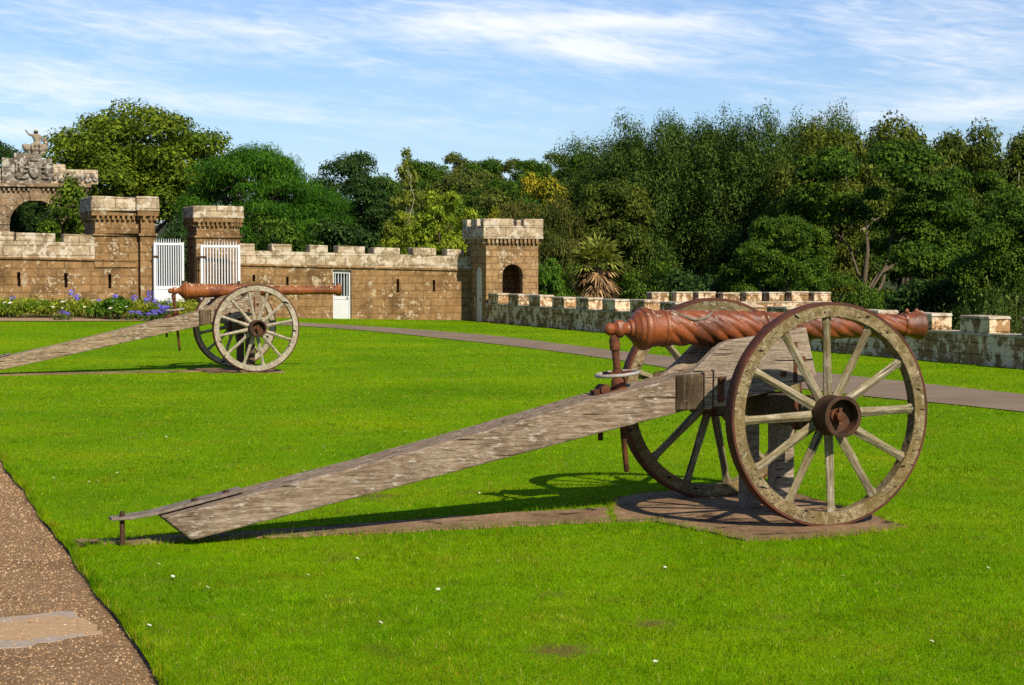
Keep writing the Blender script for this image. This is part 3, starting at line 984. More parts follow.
    if near:
        tip = [(a * 0.992 + 0.006, r_) for a, r_ in tip]
    br = MB().lathe(tip + body, "x", ln, mtx=mt, mod=mod).build("barrel", W["gun"], root, smooth=28)
    mx = body[-4][0]
    MB().lathe([(-0.235, 0.048), (-0.235, 0.048), (0.235, 0.048)], "y", 20, mtx=Matrix.Translation((-0.06, 0, zb - 0.03))).build("trunnion", M["dark_iron"], br, smooth=40)
    # sight bosses and vent crust
    for s in (mx - 0.11, mx - 0.03):
        MB().ball((s, 0, zb + 0.10), (0.018, 0.014, 0.020), 8, 6).build("sight", M["bronze"], br, smooth=60)
    if near:
        # raised escutcheon on the upper flank of the barrel
        pts = []
        for k in range(15):
            u = -1 + 2 * k / 14
            s = -0.60 + 0.155 * u
            an = math.radians(62 + 46 * (1 - u * u) ** 0.8)          # 90 = top
            r = 0.121
            pts.append((s, -r * math.sin(an - math.radians(0)) * 0.98 if False else -r * math.cos(math.radians(90) - (an - math.radians(62)) * 1.0 - 0.25), zb + r * math.sin(math.radians(90) - (an - math.radians(62)) - 0.25)))
        MB().tube(pts, 0.0105, 8).build("escutcheon", M["plate_iron"], br, smooth=60)
        # short chain by the trunnion
        for k in range(5):
            ring = [(0.016 * math.cos(a), 0.0, 0.011 * math.sin(a)) for a in np.linspace(0, 2 * PI, 12, endpoint=False)]
            m4 = Matrix.Translation((-0.13 + 0.019 * k, -0.222, 1.262 + 0.012 * abs(2 - k) - 0.02)) @ Matrix.Rotation(0.9 * (k % 2) * 1.4, 4, "X")
            MB().tube(ring, 0.004, 6, closed=True, mtx=m4).build("chain_link", M["grey_iron"], br, smooth=60)
    # cap squares over the trunnions
    for sg in (-1, 1):
        pts = [(-0.06 + 0.058 * math.cos(a), zb - 0.03 + 0.058 * math.sin(a)) for a in np.linspace(PI, 0, 9)]
        inn = [(-0.06 + 0.047 * math.cos(a), zb - 0.03 + 0.047 * math.sin(a)) for a in np.linspace(0, PI, 9)]
        MB().prism(pts + inn, sg * 0.135, sg * 0.19, "y").build("trunnion_cap", M["dark_iron"], root, smooth=40)
    # elevating screw
    a, b_ = Vector((-1.178, 0, 1.243)), Vector((-1.080, 0, 0.323))
    P = lambda z: a + (b_ - a) * ((1.243 - z) / 0.92)
    tilt = Matrix.Rotation(math.atan2(0.089, 0.92) * -1, 4, "Y")
    sc = MB().tube([P(1.262), P(1.235), P(1.225), P(1.16), P(1.15), P(1.02)], [0.020, 0.034, 0.036, 0.036, 0.026, 0.025], 14)
    sc.tube([P(1.02), P(0.33), P(0.322)], [0.020, 0.019, 0.012], 12)
    scr = sc.build("elevating_screw", M["rust"], root, smooth=40)
    c = P(0.995)
    ring = [(0.145 * math.cos(t), 0.145 * math.sin(t), 0) for t in np.linspace(0, 2 * PI, 40, endpoint=False)]
    hw = MB().tube(ring, 0.0125, 10, closed=True, mtx=Matrix.Translation(c) @ tilt).build("handwheel", M["grey_iron"], scr, smooth=60)
    mb = MB()
    for k in range(4):
        t = k * PI / 2 + 0.4
        mb.tube([(0.02 * math.cos(t), 0.02 * math.sin(t), 0), (0.14 * math.cos(t), 0.14 * math.sin(t), 0.0)], [0.014, 0.009], 8, mtx=Matrix.Translation(c) @ tilt)
    mb.lathe([(-0.03, 0.036), (0.025, 0.036), (0.03, 0.03)], "z", 14, mtx=Matrix.Translation(c) @ tilt)
    mb.build("wheel_spider", M["rust"], scr, smooth=40)
    gb = MB().prism([(-1.33, -0.055), (-1.10, -0.055), (-1.10, 0.055), (-1.33, 0.055)], 0.87, 0.905, "z")
    gb.lathe([(0.86, 0.05), (0.965, 0.05), (0.975, 0.044)], "z", 18, mtx=Matrix.Translation((P(0.92).x, 0, 0)))
    gb.lathe([(-0.06, 0.034), (0.06, 0.034)], "y", 14, mtx=Matrix.Translation((-1.265, 0, 0.925)))
    gb.box(-1.34, -1.30, -0.04, 0.04, 0.875, 0.935)
    gb.build("screw_box", M["rust"], root, smooth=40, bevel=0.004, shear=lambda co: (co.x + 1.17) * 0.22 - 0.012)
    MB().lathe([(0.55, 0.018), (0.62, 0.018)], "z", 10, mtx=Matrix.Translation((-1.30, -0.05, 0))).build("beam_bolt", M["dark_iron"], beam, smooth=40)
    # towing plate on the tip of the trail
    tw, line = 0.085, [(-4.58, 0.166), (-4.46, 0.173), (-4.34, 0.187), (-4.20, 0.216), (-3.76, 0.312)]
    mb = MB()
    vs, fs = [], []
    for s, z in line:
        hw_ = tw if s > -4.55 else tw * 0.62
        for t, dz in ((-hw_, 0), (hw_, 0), (hw_, 0.018), (-hw_, 0.018)):
            vs.append((s, t, z + dz))
    for i in range(len(line) - 1):
        fs += [(4 * i + j, 4 * i + (j + 1) % 4, 4 * i + 4 + (j + 1) % 4, 4 * i + 4 + j) for j in range(4)]
    fs += [(3, 2, 1, 0), tuple(4 * (len(line) - 1) + j for j in range(4))]
    tp = mb.add(vs, fs).build("towing_plate", M["plate_iron"], root, bevel=0.004)
    for s, z in ((-4.06, 0.266), (-3.86, 0.310)):
        MB().lathe([(z - 0.02, 0.022), (z + 0.008, 0.022), (z + 0.014, 0.012)], "z", 6, mtx=Matrix.Translation((s, -0.02, 0))).build("bolt", M["dark_iron"], tp)
    MB().lathe([(0.012, 0.016), (0.215, 0.016), (0.22, 0.010)], "z", 12, mtx=Matrix.Translation((-4.51, -0.02, 0))).build("tail_pin", M["dark_iron"], root, smooth=40)
    return root


cannon("cannon", "old cannon with twisted red-brown barrel and mossy wheels nearest the gravel", G1, TH1, 0.745, True, 1.66)
cannon("cannon", "smooth long-barrelled orange-brown cannon standing before the white castle gate", G2, TH2, 0.705, False, 1.6)
#PART3


# ------------------------------------------------------------------ castle
WX, WY, PHI = -1.35, 59.7, math.radians(20)
CP, SP = math.cos(PHI), math.sin(PHI)


def wl(px, y=0.0):
    """pixel column -> distance along the curtain wall (front face)"""
    k = (px - 512.0) / F
    return (k * WY - WX) / (CP - k * SP)


def slope(co):
    return -0.03 - 0.024 * co.x


def wall_root(name, label, cat="wall", l0=0.0):
    r = empty(name, (WX, WY, 0), PHI)
    return tag(r, label, cat)


def slotted(mb, x0, x1, z0, z1, y0, y1, holes):
    """front skin of a wall with real rectangular holes: (xa, xb, za, zb)"""
    xs = x0
    for xa, xb, za, zb in sorted(holes):
        mb.box(xs, xa, y0, y1, z0, z1)
        if za > z0:
            mb.box(xa, xb, y0, y1, z0, za)
        mb.box(xa, xb, y0, y1, zb, z1)
        xs = xb
    mb.box(xs, x1, y0, y1, z0, z1)


def arch_panel(mb, x0, x1, z0, z1, cx, hw, zs, zo, y0, y1, mtx=None, n=14):
    mb.box(x0, cx - hw, y0, y1, z0, z1, mtx)
    mb.box(cx + hw, x1, y0, y1, z0, z1, mtx)
    if zo > z0:
        mb.box(cx - hw, cx + hw, y0, y1, z0, zo, mtx)
    for i in range(n):
        a, b_ = PI - PI * i / n, PI - PI * (i + 1) / n
        xa, za, xb, zb = cx + hw * math.cos(a), zs + hw * math.sin(a), cx + hw * math.cos(b_), zs + hw * math.sin(b_)
        mb.prism([(xa, za), (xb, zb), (xb, z1), (xa, z1)], y0, y1, "y", mtx)


def curtain(root, x0, x1, merl, sill, top, string, holes):
    mb = MB()
    slotted(mb, x0, x1, -0.6, string, 0.0, 0.25, holes)
    mb.box(x0, x1, 0.25, 0.6, -0.6, string)
    mb.build("wall_face", M["castle"], root, shear=slope)
    MB().box(x0, x1, -0.06, 0.3, string, string + 0.065).build("string_course", M["castle"], root, shear=slope, bevel=0.012)
    MB().box(x0, x1, -0.025, 0.6, string + 0.065, sill).build("parapet", M["coping"], root, shear=slope)
    rr = random.Random(int(x0 * 10))
    for a, b_ in merl:
        h_ = top + rr.uniform(-0.02, 0.02)
        MB().prism([(a, -0.02 + rr.uniform(-.01, .01)), (b_, -0.02), (b_, 0.56), (a, 0.56)], sill, h_, "z").build("merlon", M["coping"], root, shear=slope, bevel=0.02)


# right-hand stretch with the small white door
r = wall_root("curtain_wall", "brown sandstone battlement wall between the gate pillar and the small tower")
sl_ = []
for px, z0, z1 in ((254, 1.10, 1.30), (287.5, 0.98, 1.26), (398, 0.85, 1.27), (434, 0.90, 1.26)):
    c = wl(px)
    sl_.append((c - 0.042, c + 0.042, z0, z1))
d0, d1 = wl(333), wl(351.5)
holes = sl_ + [(d0, d1, -0.05, 1.50)]
merl = [(wl(a), wl(b_)) for a, b_ in ((240, 255), (272, 292), (310, 328), (338, 365), (374, 400), (413, 436), (447, 464))]
curtain(r, wl(239), 0.35, merl, 2.03, 2.25, 1.57, holes)
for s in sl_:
    MB().box(s[0] - 0.02, s[1] + 0.02, 0.243, 0.252, s[2] - 0.02, s[3] + 0.02).build("loophole", M["slot_shade"], r, shear=slope)  # slot back coloured dark to stand for its shade
zd = 0.0
dr = MB().box(d0 + 0.03, d1 - 0.03, 0.10, 0.15, -0.04, 0.62).build("door", M["white_door"], r, shear=slope, bevel=0.006)
mb = MB()
for a, b_, c, d in ((d0 + 0.002, d0 + 0.06, -0.04, 1.48), (d1 - 0.06, d1 - 0.002, -0.04, 1.48), (d0 + 0.06, d1 - 0.06, 1.40, 1.48), (d0 + 0.06, d1 - 0.06, 0.60, 0.70)):
    mb.box(a, b_, 0.085, 0.155, c, d)
mb.build("door_frame", M["white_door"], dr, shear=slope, bevel=0.005)
mb = MB()
for k in range(5):
    x = d0 + 0.11 + (d1 - d0 - 0.22) * k / 4
    mb.box(x - 0.010, x + 0.010, 0.11, 0.13, 0.70, 1.40)
mb.build("door_bars", M["white_door"], dr, shear=slope)
MB().box(d0, d1, 0.235, 0.246, -0.05, 1.5).build("door_shade_sheet", M["door_shade"], dr, shear=slope)  # dark sheet painted in place of the shade behind the bars
MB().box(d1 - 0.13, d1 - 0.10, 0.06, 0.085, 0.62, 0.68).build("handle", M["dark_iron"], dr, shear=slope)

# left-hand stretch behind the flower bed
r = wall_root("curtain_wall", "lichen-spotted sandstone battlement wall behind the flower bed")
sl_ = []
for px in (-30, 19, 66, 110):
    c = wl(px)
    sl_.append((c - 0.048, c + 0.048, 0.80, 1.22))
merl = [(wl(a), wl(b_)) for a, b_ in ((-64, -46), (-36, 15), (16.5, 56), (64, 99))]
curtain(r, wl(-75), wl(137), merl, 2.13, 2.37, 1.60, sl_)
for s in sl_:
    MB().box(s[0] - 0.02, s[1] + 0.02, 0.243, 0.252, s[2] - 0.02, s[3] + 0.02).build("loophole", M["slot_shade"], r, shear=slope)  # back plate with the slot's shade put into its colour


def pillar(label, l0, w, foot, neck, dent, capb, capt, low_from, base):
    """foot: plan polygon (x, y) in wall coordinates, starting at the left back corner"""
    root = empty("gate_pillar", (WX + l0 * CP, WY + l0 * SP, base), PHI)
    tag(root, label, "pillar")
    cx = sum(p[0] for p in foot) / len(foot)
    cy = sum(p[1] for p in foot) / len(foot)

    def off(P, d):
        out = []
        n = len(P)
        for i in range(n):
            a, b_, c = Vector(P[i - 1]), Vector(P[i]), Vector(P[(i + 1) % n])
            n1 = Vector(((b_ - a).y, -(b_ - a).x)).normalized()
            n2 = Vector(((c - b_).y, -(c - b_).x)).normalized()
            k = (n1 + n2)
            k = k / max(0.5, k.dot(n1))
            out.append(tuple(b_ + k * d))
        return out
    area = sum(foot[i - 1][0] * foot[i][1] - foot[i][0] * foot[i - 1][1] for i in range(len(foot)))
    s = 1 if area > 0 else -1
    sh_ = MB()
    if low_from:
        sh_.prism(low_from, -0.6, 1.43).prism(foot, 1.432, neck - 0.06)
    else:
        sh_.prism(foot, -0.6, neck - 0.06)
    sh_.build("shaft", M["castle"], root)
    MB().prism(off(foot, 0.05 * s), neck - 0.06, neck + 0.01).build("moulding", M["castle"], root, bevel=0.015)
    MB().prism(off(foot, -0.02 * s), neck + 0.01, dent + 0.12).build("neck", M["castle"], root)
    mb = MB()
    P = off(foot, -0.02 * s)
    for i in range(len(P)):
        a, b_ = Vector(P[i]), Vector(P[(i + 1) % len(P)])
        ln = (b_ - a).length
        if ln < 0.12:
            continue
        ang = math.atan2((b_ - a).y, (b_ - a).x)
        k = max(1, int(ln / 0.135))
        for j in range(k):
            c = a + (b_ - a) * ((j + 0.5) / k)
            mb.box(-0.038, 0.038, -0.10 * s, 0.02 * s, dent, dent + 0.125, Matrix.Translation((c.x, c.y, 0)) @ Matrix.Rotation(ang, 4, "Z"))
    mb.build("corbel_table", M["castle"], root)
    MB().prism(off(foot, 0.09 * s), dent + 0.12, capb + 0.02).build("cap_bed", M["castle"], root, bevel=0.01)
    MB().prism(off(foot, 0.12 * s), capb + 0.02, capt, top_scale=0.97).build("cap", M["coping"], root, bevel=0.03)
    return root


lw = wl(157) - wl(95)
c0 = wl(137) - wl(95)
footL = [(0.0, 2.45), (0.0, -0.035), (c0, -0.035), (c0, 0.05), (c0 + 0.09, 0.05), (c0 + 0.09, -0.14), (c0 + 0.30, -0.14), (lw, 0.12), (lw, 2.45)]
pillar("wide capped stone gate pillar joined to the wall behind the flowers", wl(95), lw, footL, 2.42, 2.83, 3.07, 3.53, [(c0 - 0.25, 2.45), (c0 - 0.25, 0.31), (c0 + 0.002, 0.31), (c0 + 0.002, 0.05), (c0 + 0.09, 0.05), (c0 + 0.09, -0.14), (c0 + 0.30, -0.14), (lw, 0.12), (lw, 2.45)], 0.234)
rw = wl(242) - wl(196)
footR = [(0.0, 1.45), (0.0, -0.10), (wl(228) - wl(196), -0.16), (rw, 0.20), (rw, 1.45)]
pillar("narrower capped stone gate pillar partly hidden by a white open gate", wl(196), rw, footR, 2.43, 2.72, 2.94, 3.33, None, 0.175)


def gate(label, px, dy, ang, w, base, top, bars, flip=1):
    l = wl(px)
    x, y = WX + l * CP + dy * SP, WY + l * SP - dy * CP
    root = empty("iron_gate", (x, y, base), ang)
    tag(root, label, "gate", "white gates of the castle entrance")
    mb = MB()
    hh = top - 0.13
    for a in (0.0, w - 0.075):
        mb.box(a, a + 0.075, -0.03, 0.03, 0.03, hh + 0.02)
    mb.box(0.075, w - 0.075, -0.025, 0.025, hh - 0.07, hh)
    mb.box(0.075, w - 0.075, -0.025, 0.025, 0.80, 0.90)
    mb.box(0.075, w - 0.075, -0.025, 0.025, 0.05, 0.15)
    mb.build("gate_frame", M["white_paint"], root, bevel=0.004)
    mb = MB()
    for k in range(bars):
        x = 0.075 + (w - 0.15) * (k + 0.5) / bars
        mb.box(x - 0.015, x + 0.015, -0.014, 0.014, 0.90, hh - 0.07)
        mb.prism([(x - 0.017, 0.0), (x, -0.013), (x + 0.017, 0.0), (x, 0.013)], hh, top, "z", top_scale=0.35)
    mb.build("bars", M["white_paint"], root)
    MB().box(0.075, w - 0.075, -0.010, 0.010, 0.15, 0.80).build("lower_panel", M["white_paint"], root)
    for z in (0.35, 1.75):
        MB().box(-0.05, 0.16, -0.042, -0.031, z, z + 0.06).build("hinge", M["dark_iron"], root)
    MB().box(w - 0.10, w - 0.01, -0.05, -0.031, 0.98, 1.06).build("latch", M["dark_iron"], root)
    return root


gate("white spear-topped gate leaf with solid lower panel beside the blue flowers", 153, 0.15, math.radians(40), 1.02, 0.20, 2.32, 11)
gate("white spear-topped gate leaf standing open against the narrower pillar", 197.5, 0.55, math.radians(12), 1.17, 0.19, 2.26, 12)

# ---- small battlemented tower
FX, FY = -0.80, 58.3
tw = empty("small_tower", (FX, FY, 0), PHI)
tag(tw, "small square battlemented stone tower with dark arched opening at the wall corner", "tower")
TW, TD = 1.72, 1.80
mb = MB()
arch_panel(mb, 0, TW, -0.5, 2.5, 0.87, 0.335, 1.42, 0.50, 0.0, 0.26)
side = Matrix.Rotation(-PI / 2, 4, "Z")      # local x -> -y ; used mirrored below
mL = Matrix(((0, 1, 0, 0), (1, 0, 0, 0), (0, 0, 1, 0), (0, 0, 0, 1)))
arch_panel(mb, 0.26, TD, -0.5, 2.5, 0.66, 0.27, 1.42, -0.5, 0.0, 0.22, mL)
mb.box(TW - 0.22, TW, 0.26, TD, -0.5, 2.5)
mb.box(0.22, TW - 0.22, TD - 0.22, TD, -0.5, 2.5)
mb.box(0.22, TW - 0.22, 0.26, TD - 0.22, 2.2, 2.5)
mb.box(0.22, TW - 0.22, 0.26, TD - 0.22, -0.5, 0.3)
mb.build("shaft", M["tower"], tw)
mb = MB()
arc = [(0.66 + 0.262 * math.cos(a), 1.42 + 0.262 * math.sin(a)) for a in np.linspace(0, PI, 12)]
mb.prism([(0.922, -0.2)] + arc + [(0.398, -0.2)], 0.012, 0.05, "y", mL)
d = mb.build("door", M["white_door"], tw)
MB().box(-0.01, 0.012, 0.55, 0.58, 0.6, 0.68).build("handle", M["dark_iron"], d)
# arch ring and imposts
mb = MB()
for i in range(9):
    a, b_ = PI * i / 9 + 0.01, PI * (i + 1) / 9 - 0.01
    q = [(0.87 + r_ * math.cos(t), 1.42 + r_ * math.sin(t)) for r_, t in ((0.338, a), (0.47, a), (0.47, b_), (0.338, b_))]
    mb.prism(q, -0.018, 0.02, "y")
mb.box(0.40, 0.533, -0.03, 0.02, 1.34, 1.41)
mb.box(1.207, 1.34, -0.03, 0.02, 1.34, 1.41)
mb.build("arch_ring", M["tower"], tw, bevel=0.008)
mb = MB()
for k in range(13):
    x = (k + 0.5) * TW / 13
    mb.box(x - 0.04, x + 0.04, -0.10, 0.02, 2.40, 2.54)
    y = (k + 0.5) * TD / 13
    mb.box(-0.10, 0.02, y - 0.04, y + 0.04, 2.40, 2.54)
    mb.box(TW - 0.02, TW + 0.10, y - 0.04, y + 0.04, 2.40, 2.54)
mb.build("corbel_table", M["tower"], tw)
e = 0.125
mb = MB()
mb.box(-e, TW + e, -e, 0.2, 2.54, 2.94).box(-e, 0.2, 0.2, TD + e, 2.54, 2.94).box(TW - 0.2, TW + e, 0.2, TD + e, 2.54, 2.94).box(0.2, TW - 0.2, TD - 0.2, TD + e, 2.54, 2.94).box(0.2, TW - 0.2, 0.2, TD - 0.2, 2.50, 2.62)
mb.build("parapet", M["coping"], tw, bevel=0.012)
for q in ((-e, 0.86, -e, 0.18), (1.20, TW + e, -e, 0.18), (-e, 0.18, 0.5, 1.1), (-e, 0.18, 1.45, TD + e), (TW - 0.18, TW + e, 0.5, 1.1), (TW - 0.18, TW + e, 1.45, TD + e), (0.5, 1.2, TD - 0.18, TD + e)):
    MB().box(q[0], q[1], q[2], q[3], 2.942, 3.16).build("merlon", M["coping"], tw, bevel=0.02)


# ---- low battlement walls towards the sea
def low_wall(label, loc, rz, length, first, pitch, ml, sill, top, th):
    root = empty("battlement_wall", (loc[0], loc[1], 0), rz)
    tag(root, label, "wall")
    MB().box(-0.05, length, 0, th, -1.6, sill - 0.05).build("wall_face", M["parapet"], root)
    MB().box(-0.05, length, -0.015, th + 0.02, sill - 0.05, sill).build("sill_coping", M["parapet_cap"], root, bevel=0.012)
    x = first
    rr = random.Random(5)
    while x + ml < length:
        a, b_ = x + rr.uniform(-0.03, 0.03), x + ml + rr.uniform(-0.03, 0.03)
        h_ = top + rr.uniform(-0.02, 0.015)
        me_ = MB().box(a, b_, 0.004, th, sill + 0.001, h_ - 0.05).build("merlon", M["parapet"], root, bevel=0.012)
        MB().prism([(a - 0.02, -0.015), (b_ + 0.02, -0.015), (b_ + 0.02, th + 0.02), (a - 0.02, th + 0.02)], h_ - 0.05, h_, "z", top_scale=0.93).build("coping_stone", M["parapet_cap"], me_, bevel=0.012)
        x += pitch
    return root


low_wall("low grey lichened battlement wall running along the lawn beside the tarmac path", PAR_A, math.atan2(pdy, pdx), 36.0, 0.28, 1.88, 0.93, 0.555, 0.865, 0.42)
low_wall("short sunlit battlement wall beyond the low grey wall near the palm", (4.25, 57.4), PHI, 6.2, 0.0, 0.80, 0.56, 0.60, 0.90, 0.4)

# ---- gatehouse arch with carved panel
GY = 95.0
gl = lambda px: (px - 36.0) / F * GY / CP * 0.97
gx = wx(36, GY)
gh = empty("gatehouse_arch", (gx, GY, 0.3), PHI)
tag(gh, "tall brown stone archway with carved grey coat of arms panel on top", "archway")
zc = wz(185, GY) - 0.3
zs = wz(225, GY) - 0.3
mb = MB()
arch_panel(mb, gl(-70), gl(86), -1, zc - 0.12, 0, 1.25, zs, -1, 0, 1.6)
mb.build("arch_wall", M["gatehouse"], gh)
mb = MB()
for i in range(11):
    a, b_ = PI * i / 11 + 0.008, PI * (i + 1) / 11 - 0.008
    q = [(r_ * math.cos(t), zs + r_ * math.sin(t)) for r_, t in ((1.252, a), (1.75, a), (1.75, b_), (1.252, b_))]
    mb.prism(q, -0.05, 0.03, "y")
mb.build("voussoir", M["gatehouse"], gh, bevel=0.015)
MB().prism([(-0.22, zs + 1.2), (0.22, zs + 1.2), (0.30, zc - 0.13), (-0.30, zc - 0.13)], -0.14, 0.02, "y").build("keystone", M["gatehouse"], gh, bevel=0.02)
mb = MB()
k = gl(-70) + 0.1
while k < gl(86):
    mb.box(k, k + 0.12, -0.16, 0.02, zc - 0.32, zc - 0.12)
    k += 0.24
mb.build("corbel_table", M["gatehouse"], gh)
MB().box(gl(-70) - 0.1, gl(86) + 0.15, -0.28, 1.7, zc - 0.12, zc + 0.06).build("cornice", M["gatehouse"], gh, bevel=0.03)
zp = wz(159, GY) - 0.3
zt = wz(153.5, GY) - 0.3
pm = MB().box(gl(7), gl(52), 0.1, 1.0, zc + 0.06, zp).box(gl(17), gl(43), 0.12, 0.98, zp, zt).build("arms_panel", M["grey_carving"], gh, bevel=0.02)
mb = MB()
for a, b_, c, d in ((gl(6), gl(52), zc + 0.06, zc + 0.2), (gl(6), gl(9), zc + 0.2, zp + 0.03), (gl(49), gl(52), zc + 0.2, zp + 0.03)):
    mb.box(a - 0.03, b_ + 0.03, 0.02, 0.1, c, d)
mb.build("panel_border", M["grey_carving"], pm, bevel=0.02)
# relief: crowned shield between two rearing supporters
mb = MB()
zm = (zc + zp) / 2 + 0.1
sh = [(-0.30, zm + 0.38), (0.30, zm + 0.38), (0.30, zm - 0.05), (0.16, zm - 0.32), (0, zm - 0.42), (-0.16, zm - 0.32), (-0.30, zm - 0.05)]
mb.prism(sh, -0.04, 0.11, "y")
mb.ball((0, 0.05, zm + 0.50), (0.22, 0.12, 0.12)).ball((0, 0.05, zm + 0.62), (0.12, 0.10, 0.10))
for sg in (-1, 1):
    for (x, z, rx, rz_) in ((0.62, 0.02, 0.17, 0.34), (0.52, 0.36, 0.13, 0.14), (0.78, -0.30, 0.20, 0.14), (0.45, 0.10, 0.20, 0.06), (0.48, -0.12, 0.18, 0.06), (0.88, 0.05, 0.07, 0.28), (0.80, 0.30, 0.14, 0.07), (0.62, -0.42, 0.30, 0.07), (0.46, 0.27, 0.07, 0.05)):
        mb.ball((sg * x, 0.07, zm + z), (rx, 0.11, rz_), 10, 7)
mb.build("relief", M["grey_carving"], pm, smooth=60)
zq = wz(169, GY) - 0.3
MB().box(gl(52) + 0.002, gl(66), 0.2, 0.9, zc + 0.06, zq + 0.25).box(gl(66), gl(97), 0.2, 0.9, zc + 0.06, zq).build("side_parapet", M["coping"], gh, bevel=0.05)
MB().box(gl(-60), gl(6) - 0.002, 0.2, 0.9, zc + 0.06, zq).build("side_parapet", M["coping"], gh, bevel=0.05)
mb = MB()
for i in range(16):
    x = gl(54) + (gl(95) - gl(54)) * (i + 0.5) / 16
    mb.ball((x, 0.18, zc + 0.35 + 0.14 * math.sin(i * 1.9)), (0.13, 0.10, 0.14), 8, 6)
mb.build("scroll_carving", M["grey_carving"], gh, smooth=60)


def skin_body(name, joints, bones, mat, parent=None, sub=2):
    me = bpy.data.meshes.new(name)
    me.from_pydata([j[:3] for j in joints], bones, [])
    o = bpy.data.objects.new(name, me)
    COL.objects.link(o)
    md = o.modifiers.new("skin", "SKIN")
    if not me.skin_vertices:
        bpy.context.view_layer.objects.active = o
    sv = me.skin_vertices[0].data if me.skin_vertices else None
    if sv:
        for i, j in enumerate(joints):
            sv[i].radius = (j[3], j[3])
        sv[0].use_root = True
    s = o.modifiers.new("round", "SUBSURF")
    s.levels = s.render_levels = sub
    me.materials.append(mat)
    if parent:
        o.parent = parent
    # freeze the modifiers into real mesh data
    dg = bpy.context.evaluated_depsgraph_get()
    ev = o.evaluated_get(dg)
    nm = bpy.data.meshes.new_from_object(ev)
    nm.shade_smooth()
    o.modifiers.clear()
    o.data = nm
    if not nm.materials:
        nm.materials.append(mat)
    return o


st = empty("statue", (gx + 0.02, GY + 0.35, 0.3 + zt), PHI)
tag(st, "pale weathered statue of a seated figure with raised arm on the archway", "statue")
mb = MB()
mb.box(-0.42, 0.42, -0.2, 0.35, 0.0, 0.10)
for x, y, z, a, b_, c in ((-0.36, 0.1, 0.26, 0.30, 0.24, 0.20), (-0.55, 0.1, 0.36, 0.16, 0.16, 0.14), (0.10, 0.1, 0.22, 0.38, 0.28, 0.20), (0.40, 0.12, 0.30, 0.18, 0.18, 0.22), (0.46, 0.1, 0.55, 0.12, 0.12, 0.14), (0.42, 0.05, 0.72, 0.10, 0.10, 0.09)):
    mb.ball((x, y, z), (a, b_, c), 12, 8)
mb.build("rock_base", M["statue"], st, smooth=70)
J = [(0.05, 0.05, 0.42, 0.15), (0.03, 0.04, 0.62, 0.13), (0.0, 0.02, 0.84, 0.155), (-0.02, 0.0, 0.97, 0.07), (-0.04, -0.03, 1.12, 0.10), (-0.05, -0.04, 1.20, 0.07),
     (-0.17, 0.0, 0.90, 0.08), (-0.36, -0.06, 0.94, 0.06), (-0.50, -0.06, 1.10, 0.045), (-0.53, -0.06, 1.19, 0.045),
     (0.17, 0.05, 0.88, 0.08), (0.30, 0.02, 0.70, 0.06), (0.38, -0.04, 0.58, 0.05),
     (-0.06, -0.05, 0.40, 0.12), (-0.22, -0.24, 0.46, 0.09), (-0.22, -0.28, 0.20, 0.065), (-0.25, -0.38, 0.13, 0.05),
     (0.17, -0.04, 0.40, 0.12), (0.20, -0.30, 0.40, 0.09), (0.16, -0.30, 0.18, 0.065), (0.13, -0.40, 0.13, 0.05)]
Bn = [(0, 1), (1, 2), (2, 3), (3, 4), (4, 5), (2, 6), (6, 7), (7, 8), (8, 9), (2, 10), (10, 11), (11, 12), (0, 13), (13, 14), (14, 15), (15, 16), (0, 17), (17, 18), (18, 19), (19, 20)]
skin_body("figure", J, Bn, M["statue"], st)
#PART4


# ------------------------------------------------------------------ trees and plants
def leaf_cloud(lobes, n, size, rng, wid=0.55, vertical=0.0, shell=0.45, up=0.35, droop=0.0):
    """leaf-sized rhombic faces through the volume of many lobes; lobes (m,6): centre, radii"""
    lobes = np.asarray(lobes, float)
    vol = (lobes[:, 3] * lobes[:, 4] * lobes[:, 5]) ** (2 / 3)
    cnt = np.maximum(6, (n * vol / vol.sum())).astype(int)
    li = np.repeat(np.arange(len(lobes)), cnt)
    m = len(li)
    d = rng.normal(size=(m, 3))
    d /= np.linalg.norm(d, axis=1)[:, None]
    d[:, 2] = np.where(d[:, 2] < -0.35, -d[:, 2] * 0.8, d[:, 2])
    rr = shell + (1.08 - shell) * rng.random(m) ** 0.6
    rr *= 1 + 0.16 * np.sin(d[:, 0] * 5 + li) * np.sin(d[:, 2] * 6 + li * 1.7)
    c = lobes[li, :3] + d * rr[:, None] * lobes[li, 3:]
    nrm = d * 1.0 + rng.normal(size=(m, 3)) * 0.42 + np.array([0, 0, up])
    nrm /= np.linalg.norm(nrm, axis=1)[:, None]
    t = rng.normal(size=(m, 3))
    t[:, 2] = t[:, 2] * (1 + 3 * vertical) + 1.5 * vertical - droop
    t -= nrm * (t * nrm).sum(1)[:, None]
    t /= np.linalg.norm(t, axis=1)[:, None] + 1e-9
    b = np.cross(nrm, t)
    L_ = size * rng.uniform(0.6, 1.4, m)[:, None]
    w = L_ * wid
    V = np.stack([c - t * L_ * 0.5, c + b * w * 0.5 - t * L_ * 0.05, c + t * L_ * 0.5, c - b * w * 0.5 - t * L_ * 0.05], 1)
    return V.reshape(-1, 3)


def limb_path(a, b, rng, wob=0.08, n=5):
    a, b = np.asarray(a, float), np.asarray(b, float)
    ln = np.linalg.norm(b - a)
    return [tuple(a + (b - a) * t + rng.normal(size=3) * wob * ln * math.sin(PI * t) * 0.6 + np.array([0, 0, 0.10 * ln * math.sin(PI * t)])) for t in np.linspace(0, 1, n)]


